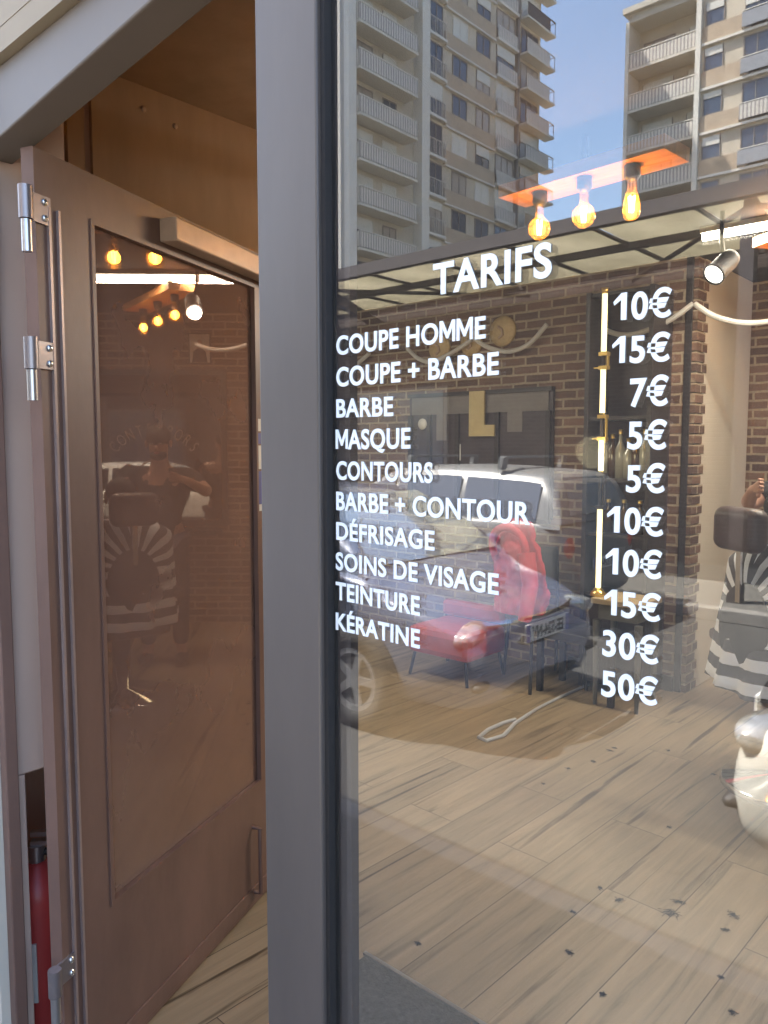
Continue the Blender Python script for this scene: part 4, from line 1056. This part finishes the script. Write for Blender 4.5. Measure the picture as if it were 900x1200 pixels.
# things lying on the floor
pts = [Pz(*p, 0.008) for p in ((690, 802), (660, 815), (630, 830), (604, 847), (590, 862), (570, 868), (561, 864), (572, 855), (590, 847), (604, 843))]
o = MB().tube(pts, [0.009] * 3 + [0.011] * 7, 8).build('dustpan_wire', M['cyan']); o.name = 'wire_loop'; tag(o, 'pale grey metal rod ending in a narrow loop on the floorboards', 'wire loop')
HG = 'black hair cuttings on the wooden floor'
tuft_src = None
for (px, py, s_) in ((785, 1070, 1.9), (797, 1058, 1.3), (725, 1055, 1.0), (703, 1041, .8), (860, 1073, 1.3), (850, 1090, .7), (695, 893, .9), (715, 880, .9), (720, 877, .7), (665, 901, .8), (668, 1117, .8), (706, 1166, .7), (671, 1069, .6), (845, 1146, .6), (858, 1187, .7), (637, 919, .6), (783, 880, .6), (836, 908, .7), (784, 970, .6), (490, 1106, .6)):
    p = Pz(px, py, 0.0)
    tb = MB()
    for k in range(34):
        a = random.uniform(0, 6.28); rr = 0.0055 * s_; L_ = random.uniform(.006, .02) * s_
        x = p.x + random.gauss(0, rr); y = p.y + random.gauss(0, rr * 0.6); z = random.uniform(0.0012, 0.004)
        b_ = a + random.uniform(-1.2, 1.2); m_ = Vector((x + L_ * .5 * math.cos(a), y + L_ * .5 * math.sin(a), z + .001))
        tb.tube([(x, y, z), m_, m_ + Vector((L_ * .5 * math.cos(b_), L_ * .5 * math.sin(b_), -.001))], 0.00075, 4)
    o = tb.build('hair_tuft', M['hair']); tag(o, 'small tuft of cut black hair lying on the wooden floor', 'hair tuft', HG)

# ================================================================== STREET (seen in the glass)
# ---- brick building with canopy across the street
t = thing('brick_building', 'low brick building across the street behind the steel canopy', 'building', (-8, -10.2, 0))
MB().box(-30, 9, -16, -10.2, -0.15, 4.62).build('brickwork', M['outbrick'], t, world=True)
MB().box(-30.1, 9.1, -16.1, -10.12, 4.62, 4.72).build('coping', M['concrete'], t, world=True)
for xx in (-14, -10.5, 2.5):
    sh = MB().box(xx, xx + 2.2, -10.2 + 0.002, -10.14, 0.9, 2.7).build('window', M['winframe'], t, world=True)
    MB().box(xx + 0.08, xx + 2.12, -10.139, -10.128, 0.98, 2.62).build('pane', M['winglass'], sh, world=True)
cn = thing('canopy', 'steel canopy with pale translucent panels along the brick building', 'canopy', (-8, -7.5, 0))
for i in range(28):
    x = -26 + i * 1.2
    MB().box(x + 0.03, x + 1.17, -10.1, -7.6, 4.20, 4.215).build('panel', M['canopypanel'], cn, world=True)
fb = MB(); fb.box(-27, 8.5, -7.62, -7.50, 4.10, 4.26); fb.build('front_beam', M['canopysteel'], cn, world=True)
MB().box(-27, 8.5, -8.83, -8.75, 4.11, 4.198).build('purlin', M['canopysteel'], cn, world=True)
MB().box(-27, 8.5, -10.12, -10.04, 4.11, 4.198).build('purlin', M['canopysteel'], cn, world=True)
for i in range(29):
    x = -26 + i * 1.2
    MB().box(x - 0.02, x + 0.02, -10.0, -7.63, 4.165, 4.199).build('joist', M['canopysteel'], cn, world=True)
for xx in (-21.5, -15.2, -8.9, -2.6, 4.0):
    br_ = MB(); br_.bar((xx, -7.66, 4.06), (xx, -10.1, 3.35), 0.12, 0.14); br_.build('bracket', M['canopysteel'], cn, world=True)
    MB().tube([(xx, -7.7, 4.05), (xx - 2.3, -10.05, 4.0)], 0.03, 6).build('brace', M['canopysteel'], cn, world=True)
    MB().tube([(xx, -7.7, 4.05), (xx + 2.3, -10.05, 4.0)], 0.03, 6).build('brace', M['canopysteel'], cn, world=True)
    MB().box(xx - 0.07, xx + 0.07, -7.75, -7.62, -0.03, 4.02).build('column', M['canopysteel'], cn, world=True)

# ---- towers
def window(p, x, y0, y1, z0, z1, ax, sgn, kind):
    """frame with pane set into a tower face. ax: the axis along the face"""
    gm = {'g': 'winglass', 'c': 'winglass2', 's': 'shutter'}[kind]
    d = 0.06 * sgn
    def bx(u0, u1, a0, a1, w0, w1):
        a0, a1 = min(a0, a1), max(a0, a1)
        return (a0, a1, u0, u1, w0, w1) if ax == 'y' else (u0, u1, a0, a1, w0, w1)
    f = MB()
    f.box(*bx(y0, y0 + .07, x, x + d, z0, z1)); f.box(*bx(y1 - .07, y1, x, x + d, z0, z1)); f.box(*bx(y0 + .07, y1 - .07, x, x + d, z1 - .07, z1)); f.box(*bx(y0 + .07, y1 - .07, x, x + d, z0, z0 + .07))
    n = max(1, round((y1 - y0) / 0.8))
    for k in range(1, n):
        c = y0 + (y1 - y0) * k / n; f.box(*bx(c - .03, c + .03, x, x + d, z0 + .07, z1 - .07))
    fo = f.build('window', M['winframe'] if kind != 's' else M['shutter'], p, world=True)
    if kind == 'h':
        pass
    MB().box(*bx(y0 + .07, y1 - .07, x + .006 * sgn, x + .02 * sgn, z0 + .07, z1 - .07)).build('pane', M[gm], fo, world=True)
    if kind != 's' and random.random() < 0.35:
        hgt = (z1 - z0) * random.uniform(.2, .5)
        MB().box(*bx(y0 + .05, y1 - .05, x + .0 * sgn, x + .09 * sgn, z1 - hgt, z1 + .01)).build('blind', M['shutter'], fo, world=True)
    return fo
def rk(): return random.choice('gggccs')
rnd = random.Random(3)
XT = -33.0; FHT = 2.55
def V(y): return -y      # virtual depth in the glass -> real side of the street
TWR = thing('apartment_tower', 'tall pale apartment tower with balconies stacked along its side', 'apartment tower', (XT, -44, 0))
yA0 = Px(405, 200, XT).y; yA1 = Px(484, 200, XT).y; yF1 = Px(493, 200, XT).y; yB1 = Px(519, 200, XT).y; yC1 = Px(578, 200, XT).y; yD1 = Px(603, 200, XT).y; yE1 = Px(631, 200, XT).y
yS = Px(386, 200, XT).y
Z0T = 28.54 + 0.1 - FHT * 11   # slab level reference
NF = 18
def bx(x0, x1, ya, yb, z0, z1, mb=None):
    mb = mb or MB(); a, b = min(V(ya), V(yb)), max(V(ya), V(yb)); return mb.box(x0, x1, a, b, z0, z1)
ZT = Z0T + NF * FHT
bx(XT - 14, XT, yA0 + 0.001, yE1, -0.16, ZT).build('wall', M['concrete2'], TWR, world=True)
bx(XT - 3, XT + 0.9, yS, yA0, -0.16, ZT + .5).build('corner_pier', M['fin'], TWR, world=True)
bx(XT, XT + 0.75, yA1, yF1, -0.16, ZT + .5).build('fin', M['fin'], TWR, world=True)
bx(XT + 0.002, XT + 0.25, yD1 - 0.12, yD1 + 0.12, -0.16, ZT).build('downpipe', M['winframe'], TWR, world=True)
def rail(p, x, ya, yb, z, m_, hgt=0.95, bars=True):
    r = MB(); r2 = r
    a, b = min(V(ya), V(yb)), max(V(ya), V(yb))
    r.box(x - .04, x + .04, a, b, z + hgt, z + hgt + .06)
    return r
for i in range(3, NF):
    z = Z0T + i * FHT
    det = (i <= 16)
    if not det: continue
    # section A: long balcony
    bo = bx(XT, XT + 1.15, yA0 + .02, yA1 - .9, z - .16, z).build('balcony', M['balslab'], TWR, world=True)
    pm = M['rail'] if rnd.random() < .9 else M['rail2']
    ra = MB(); bx(XT + 1.08, XT + 1.12, yA0 + .04, yA1 - .92, z + .06, z + .93, ra); bx(XT + .02, XT + 1.07, yA0 + .04, yA0 + .08, z + .06, z + .93, ra); bx(XT + .02, XT + 1.07, yA1 - .96, yA1 - .92, z + .06, z + .93, ra)
    ra.build('balustrade', pm, bo, world=True)
    hr_ = MB(); bx(XT + 1.06, XT + 1.15, yA0 + .02, yA1 - .90, z + .95, z + 1.01, hr_); bx(XT + .02, XT + 1.058, yA1 - .98, yA1 - .90, z + .95, z + 1.01, hr_)
    hr_.build('handrail', M['fin'], bo, world=True)
    window(TWR, XT, V(yA0 + 2.3), V(yA0 + .4), z + .02, z + 2.1, 'y', 1, rnd.choice('ggcs'))
    window(TWR, XT, V(yA1 - 1.7), V(yA0 + 3.2), z + .02, z + 2.1, 'y', 1, rnd.choice('gccs'))
    # section B: french windows
    window(TWR, XT, V(yB1 - .15), V(yF1 + .15), z + .04, z + 2.15, 'y', 1, rnd.choice('gggc'))
    bx(XT + .02, XT + .35, yF1 + .02, yB1, z - .18, z).build('ledge', M['fin'], TWR, world=True)
    g_ = MB()
    for k in range(14):
        yy = yF1 + .1 + (yB1 - yF1 - .2) * k / 13; bx(XT + .28, XT + .31, yy - .015, yy + .015, z + .001, z + .95, g_)
    bx(XT + .27, XT + .33, yF1 + .05, yB1 - .03, z + .95, z + 1.0, g_); g_.build('railing', M['rail'], TWR, world=True)
    # section C: spandrel band and two square windows
    bx(XT + .002, XT + .14, yB1 + .02, yC1, z - .25, z + .72).build('spandrel', M['spandrel'], TWR, world=True)
    bx(XT + .002, XT + .22, yB1 + .02, yC1, z - .36, z - .252).build('ledge', M['fin'], TWR, world=True)
    L_ = yC1 - yB1
    for u0, u1 in ((.16, .44), (.62, .90)):
        window(TWR, XT, V(yB1 + L_ * u1), V(yB1 + L_ * u0), z + .74, z + 2.1, 'y', 1, rnd.choice('gggcs'))
    # section D: french windows
    window(TWR, XT, V(yD1 - .25), V(yC1 + .2), z + .04, z + 2.15, 'y', 1, rnd.choice('ggcs'))
    g_ = MB(); bx(XT + .26, XT + .29, yC1 + .05, yD1 - .2, z + .05, z + .9, g_); g_.build('railing', M['rail'], TWR, world=True)
    bx(XT + .02, XT + .35, yC1 + .02, yD1 - .13, z - .18, z).build('ledge', M['fin'], TWR, world=True)
    # section E: projecting end balcony
    bo = bx(XT, XT + .85, yD1 + .3, yE1 + .9, z - .16, z).build('balcony', M['balslab'], TWR, world=True)
    ra = MB(); bx(XT + .78, XT + .82, yD1 + .32, yE1 + .1, z + .02, z + .88, ra); bx(XT + .76, XT + .84, yD1 + .32, yE1 + .88, z + .9, z + .95, ra); bx(XT + .02, XT + .76, yE1 + .82, yE1 + .86, z + .9, z + .95, ra); bx(XT + .78, XT + .82, yE1 + .8, yE1 + .84, z + .001, z + .899, ra)
    ra.build('balustrade', rnd.choice([M['rail'], M['rail'], M['spandrel'], M['canopysteel']]), bo, world=True)
    window(TWR, XT, V(yE1 - .4), V(yD1 + .6), z + .02, z + 2.1, 'y', 1, rnd.choice('gccs'))

YT = 49.0
TW2 = thing('apartment_tower', 'pale apartment block with loggias, roof edge in view against the sky', 'apartment tower', (-16, -YT, 0))
xa0 = Py(733, 100, YT).x; xa1 = Py(817, 100, YT).x; xf1 = Py(822, 100, YT).x; xw1 = Py(845, 100, YT).x; xp1 = Py(868, 100, YT).x
ZR = 29.2; F2 = 2.62
def b2(x0, x1, d0, d1, z0, z1, mb=None):      # d: towards the street from the face plane (positive = nearer)
    return (mb or MB()).box(x0, x1, min(-YT + d0, -YT + d1), max(-YT + d0, -YT + d1), z0, z1)
b2(xa1, 12, -12, 0, -0.16, ZR).build('wall', M['concrete2'], TW2, world=True)
b2(xa0, xa1 - .001, -12, -1.6, -0.16, ZR).build('loggia_wall', M['concrete2'], TW2, world=True)
b2(xa0 - .02, xa0 + .22, -1.598, .1, -0.16, ZR).build('side_fin', M['fin'], TW2, world=True)
b2(xa1 - .05, xf1, .002, .35, -0.16, ZR + .4).build('fin', M['fin'], TW2, world=True)
b2(xa0 - .1, 12.1, -12.1, .45, ZR + .401, ZR + .75).build('roof_slab', M['concrete'], TW2, world=True)
b2(xa0 + .222, xa1 - .052, -1.598, .1, ZR - .1, ZR + .4).build('parapet', M['concrete'], TW2, world=True)
b2(xa0 - 1.1, xa0 - .022, -9, -2.2, -0.16, ZR - 4.6).build('stair_wing', M['concrete'], TW2, world=True)
hr_ = MB()
b2(xa0 + 2.6, 6, -2.05, -2.0, ZR + 1.6, ZR + 1.66, hr_)
for k in range(12): b2(xa0 + 2.6 + k * 1.2, xa0 + 2.65 + k * 1.2, -2.05, -2.0, ZR + .751, ZR + 1.599, hr_)
hr_.build('roof_railing', M['rail'], TW2, world=True)
for i in range(9):
    z = ZR - .35 - (i + 1) * F2
    bo = b2(xa0 + .222, xa1 - .052, -1.598, .12, z - .18, z).build('balcony', M['balslab'], TW2, world=True)
    b2(xa0 + .222, xa1 - .052, .02, .07, z + .05, z + .9).build('balustrade', rnd.choice([M['rail'], M['rail'], M['rail2']]), bo, world=True)
    b2(xa0 + .222, xa1 - .052, .0, .1, z + .95, z + 1.01).build('handrail', M['fin'], bo, world=True)
    window(TW2, -YT - 1.6, xa0 + .5, xa0 + 2.6, z + .02, z + 2.1, 'x', 1, rnd.choice('gggc'))
    window(TW2, -YT - 1.6, xa1 - 1.2, xa1 - .3, z + .02, z + 2.1, 'x', 1, rnd.choice('ggc'))
    window(TW2, -YT, xf1 + .15, xw1 + .1, z + .95, z + 2.25, 'x', 1, rnd.choice('gggc'))
    b2(xf1 + .02, xp1, .002, .15, z - .05, z + .92).build('spandrel', M['spandrel'], TW2, world=True)
    b2(xf1 + .02, xp1 + 3.4, .002, .24, z - .20, z - .052).build('ledge', M['fin'], TW2, world=True)
    window(TW2, -YT, xp1 + .1, xp1 + 2.4, z + .05, z + 2.25, 'x', 1, rnd.choice('gggcs'))
    b2(xp1 + .05, xp1 + 2.6, .30, .34, z + .08, z + .9).build('railing', rnd.choice([M['rail'], M['rail2']]), TW2, world=True)
    b2(xp1 + .05, xp1 + 2.6, .28, .36, z + .95, z + 1.0).build('handrail', M['fin'], TW2, world=True)
    window(TW2, -YT, xp1 + 4.0, xp1 + 5.3, z + .95, z + 2.25, 'x', 1, rnd.choice('ggc'))

# ---- cars. local +x forward, z=0 road
def make_car(name, lab, loc, rz, paint, L=4.3, W=1.76, belt=0.92, roof=1.47, hood=0.92, cowl=0.75, roof_f=-0.05, roof_r=-1.75, rear=-2.02, plate='EE-524-NV', bars=False):
    c = thing(name, lab, 'car', loc, rz)
    hw = W / 2; F = L / 2; R = -L / 2
    # lower body
    st = [(F, .30, .62, .50), (F - .03, .22, .72, .62), (F - .12, .18, .80, .70), (F - .35, .17, .86, hood - .11), (F - .75, .17, .88, hood - .03), (cowl + .05, .17, .88, hood + .05),
          (cowl - .5, .17, .88, belt + .05), (0, .17, .88, belt + .03), (-1.0, .17, .88, belt + .05), (R + .55, .18, .87, belt + .07), (R + .2, .20, .84, belt + .05), (R + .05, .26, .78, belt - .02), (R, .34, .70, belt - .16)]
    rows = []
    for x, zb_, wf, zs in st:
        q = wf / .88 * hw
        hp = [(0, zb_), (.75 * q, zb_), (.95 * q, zb_ + .05), (q, zb_ + .22), (q, zb_ + .55 * (zs - zb_)), (.985 * q, zs - .10), (.94 * q, zs - .02), (.80 * q, zs + .01), (.4 * q, zs + .03), (0, zs + .035)]
        full = hp + [(-y, z) for y, z in hp[-2:0:-1]]
        rows.append([Vector((x, y, z)) for y, z in full])
    b = MB().grid(rows, True, True)
    n = len(rows[0]); b.f += [[k for k in range(n)], [(len(rows) - 1) * n + k for k in range(n)][::-1]]; b.sm += [True, True]
    b.build('body', paint, c, subdiv=2)
    # greenhouse: base and top curves
    def base_w(x): return hw * (0.90 if -1.2 < x < cowl - .3 else 0.86)
    prof = [(cowl, belt + .02), (cowl - .25, belt + .24), (roof_f + .12, roof - .07), (roof_f - .1, roof - .015), (-.7, roof), (-1.2, roof - .008), (roof_r + .1, roof - .05), (roof_r - .05, roof - .13), (rear + .08, belt + .25), (rear, belt + .02)]
    def gsec(x, zt):
        t = max(0.0, (zt - belt - .02) / (roof - belt - .02)); wb = hw * .915; wt = wb - (wb - hw * .70) * t
        return [(wb, belt - .03), (wb - (wb - wt) * .5, belt - .03 + (zt - belt + .03) * .5), (wt, zt - .05 * t), (wt - .07, zt - .012 * t), (wt * .5, zt + .010 * t), (0, zt + .014 * t)]
    rows = []
    for x, zt in prof:
        hp = gsec(x, zt); full = hp + [(-y, z) for y, z in hp[-2::-1]]
        rows.append([Vector((x, y, z)) for y, z in full])
    MB().grid(rows, True).build('cabin', paint, c)
    def ztop(x):
        for (xa_, za), (xb_, zb_) in zip(prof, prof[1:]):
            if xb_ <= x <= xa_: return zb_ + (za - zb_) * (x - xb_) / (xa_ - xb_)
        return belt
    def side(x, t, sg):
        zt = ztop(x); tt = max(0.0, (zt - belt - .02) / (roof - belt - .02)); wb = hw * .915; wt = wb - (wb - hw * .70) * tt
        z = belt + .0 + (zt - .05 * tt - belt) * t
        return Vector((x, sg * (wb - (wb - wt) * ((z - belt + .03) / max(.01, zt - belt + .03)) + .008), z))
    for sg in (-1, 1):
        for xs_, t1 in (((cowl - .42, cowl - .6, .25, .0, -.08), .90), ((-.14, -.5, -.8, -.98), .91), ((-1.05, -1.35, roof_r + .22, roof_r + .07), .90)):
            rows = []
            for x in xs_:
                rows.append([side(x, .05, sg), side(x, .5, sg), side(x, t1, sg)])
            g = MB().grid(rows, True).build('side_window', M['carglass'], c, fix=False, out=(-.7, 0, belt))
        MB().ell((cowl - .25, sg * (hw + .06), belt + .08), (.07, .10, .065), 14, 8).build('door_mirror', paint, c)
        for xx in (-.05, -1.0): MB().box(xx - .17, xx - .02, sg * hw - .012, sg * hw + .014, belt - .14, belt - .115).build('door_handle', paint, c, bevel=.005)
        MB().box(-1.1, cowl, sg * (hw + .001) - .006, sg * (hw + .001) + .006, .42, .47).build('side_trim', M['plastic'], c)
    def cross(xz, wfrac, nm):
        rows = []
        for x, dz in xz:
            zt = ztop(x); tt = max(0.0, (zt - belt - .02) / (roof - belt - .02)); wb = hw * .915; wt = (wb - (wb - hw * .70) * tt - .075) * wfrac
            rows.append([Vector((x + (.006 if x > 0 else -.006), wt * k / 4, zt + .012 + .010 * tt)) for k in range(-4, 5)])
        MB().grid(rows, True).build(nm, M['screenglass'], c, fix=False, out=(-.7, 0, .3))
    cross([(cowl - .05, 0), (cowl - .25, 0), (roof_f + .3, 0), (roof_f + .14, 0)], .98, 'windscreen')
    cross([(roof_r - .02, 0), (rear + .1, 0), (rear + .02, 0)], .82, 'rear_window')
    # wheels
    for sx in (F - .82, R + .78):
        for sg in (-1, 1):
            y0 = sg * (hw - .005)
            MB().lathe([(0, -.012), (.343, -.012), (.343, .006), (0, .006)], (sx, y0, .33), 36, 'y').build('wheel_arch', M['plastic'], c)
            wl = MB().lathe([(.20, -.10), (.29, -.10), (.315, -.07), (.315, .07), (.29, .10), (.20, .10), (.20, -.10)], (sx, sg * (hw - .075), .315), 36, 'y').build('wheel', M['tyre'], c)
            sp2 = MB().lathe([(0, -.02), (.06, -.02), (.06, .012), (0, .012)], (sx, sg * (hw - .0), .315), 20, 'y')
            sp2.lathe([(.165, -.02), (.205, -.02), (.205, .01), (.165, .01), (.165, -.02)], (sx, sg * (hw + .008), .315), 32, 'y')
            for k in range(5):
                a = 2 * math.pi * k / 5; sp2.bar((sx + .05 * math.cos(a), sg * (hw + .004), .315 + .05 * math.sin(a)), (sx + .17 * math.cos(a), sg * (hw + .004), .315 + .17 * math.sin(a)), .05, .02, (0, 1, 0))
            sp2.build('rim', M['alloy'], wl)
    # front: lamps, grille, plate
    for sg in (-1, 1):
        mt_ = Matrix.Rotation(sg * math.radians(-32), 3, 'Z') @ Matrix.Rotation(math.radians(-22), 3, 'Y')
        MB().ell((F - .165, sg * hw * .68, .645), (.125, .20, .075), 20, 12, mt_).build('headlight', M['headlamp'], c)
        mt2 = Matrix.Rotation(sg * math.radians(-24), 3, 'Z')
        MB().ell((F - .075, sg * hw * .66, .375), (.06, .17, .045), 16, 8, mt2).build('bumper_slot', M['plastic'], c)
        MB().ell((R + .05, sg * hw * .72, .80), (.045, .11, .13), 16, 10).build('tail_light', M['taillamp'], c)
    MB().ell((F - .045, 0, .56), (.05, .40, .055), 20, 10).build('grille', M['plastic'], c)
    MB().ell((F - .03, 0, .30), (.05, .50, .06), 20, 10).build('air_intake', M['plastic'], c)
    MB().tube([(F + .006 - .16 * (abs(y) / .6) ** 2.5, y, .70 + .0 * y) for y in [-.6 + k * .1 for k in range(13)]], .020, 8).build('bonnet_edge_glint', M['chrome'], c)  # added bright strip stands for the sky glint along the bonnet edge
    for xp, sg in ((F + .018, 1), (R - .012, -1)):
        pl = MB().box(min(xp, xp + .012 * sg), max(xp, xp + .012 * sg), -.26, .26, .565, .675).build('number_plate', M['paper'], c)
        for yy in (-1, 1): MB().box(min(xp + .0121 * sg, xp + .014 * sg), max(xp + .0121 * sg, xp + .014 * sg), min(yy * .218, yy * .26), max(yy * .218, yy * .26), .565, .675).build('blue_band', M['bluepaper'], pl)
        cu = bpy.data.curves.new('p', 'FONT'); cu.body = plate; cu.size = .105; cu.offset = .003; cu.align_x = 'CENTER'; cu.extrude = .001
        oo = bpy.data.objects.new('p', cu); COL.objects.link(oo); dg = bpy.context.evaluated_depsgraph_get(); dg.update()
        me = bpy.data.meshes.new_from_object(oo.evaluated_get(dg)); bpy.data.objects.remove(oo)
        for v in me.vertices: v.co = Vector((xp + .0135 * sg + v.co.z * sg, v.co.x * .80 * sg, .583 + v.co.y))
        me.materials.append(M['black']); tx = bpy.data.objects.new('plate_lettering', me); COL.objects.link(tx); tx.parent = pl
    if bars:
        for xx in (-.25, -1.45):
            bb = MB(); bb.bar((xx, -.62, roof + .10), (xx, .62, roof + .10), .07, .025)
            for sg in (-1, 1): bb.bar((xx + .03, sg * .60, roof - .02), (xx, sg * .60, roof + .10), .10, .05)
            bb.build('roof_bar', M['carsilver'], c)
    return c
make_car('parked_car', 'silver estate car with roof bars standing across the street', (-5.72, -6.4, -.15), math.pi, M['carsilver'], L=4.5, roof=1.56, belt=1.02, hood=.95, bars=True, roof_r=-2.0, rear=-2.2)
make_car('parked_car', 'dark blue car parked by the kerb showing its number plate', (-2.45 - 2.08, -3.5, -.15), 0, M['cardark'], L=4.15, cowl=1.28, roof_f=.42)
make_car('parked_car', 'white car parked by the kerb nearest the shop window', (-0.93 + 2.1, -3.02, -.15), math.pi, M['carwhite'], L=4.25, plate='BX-318-KD')
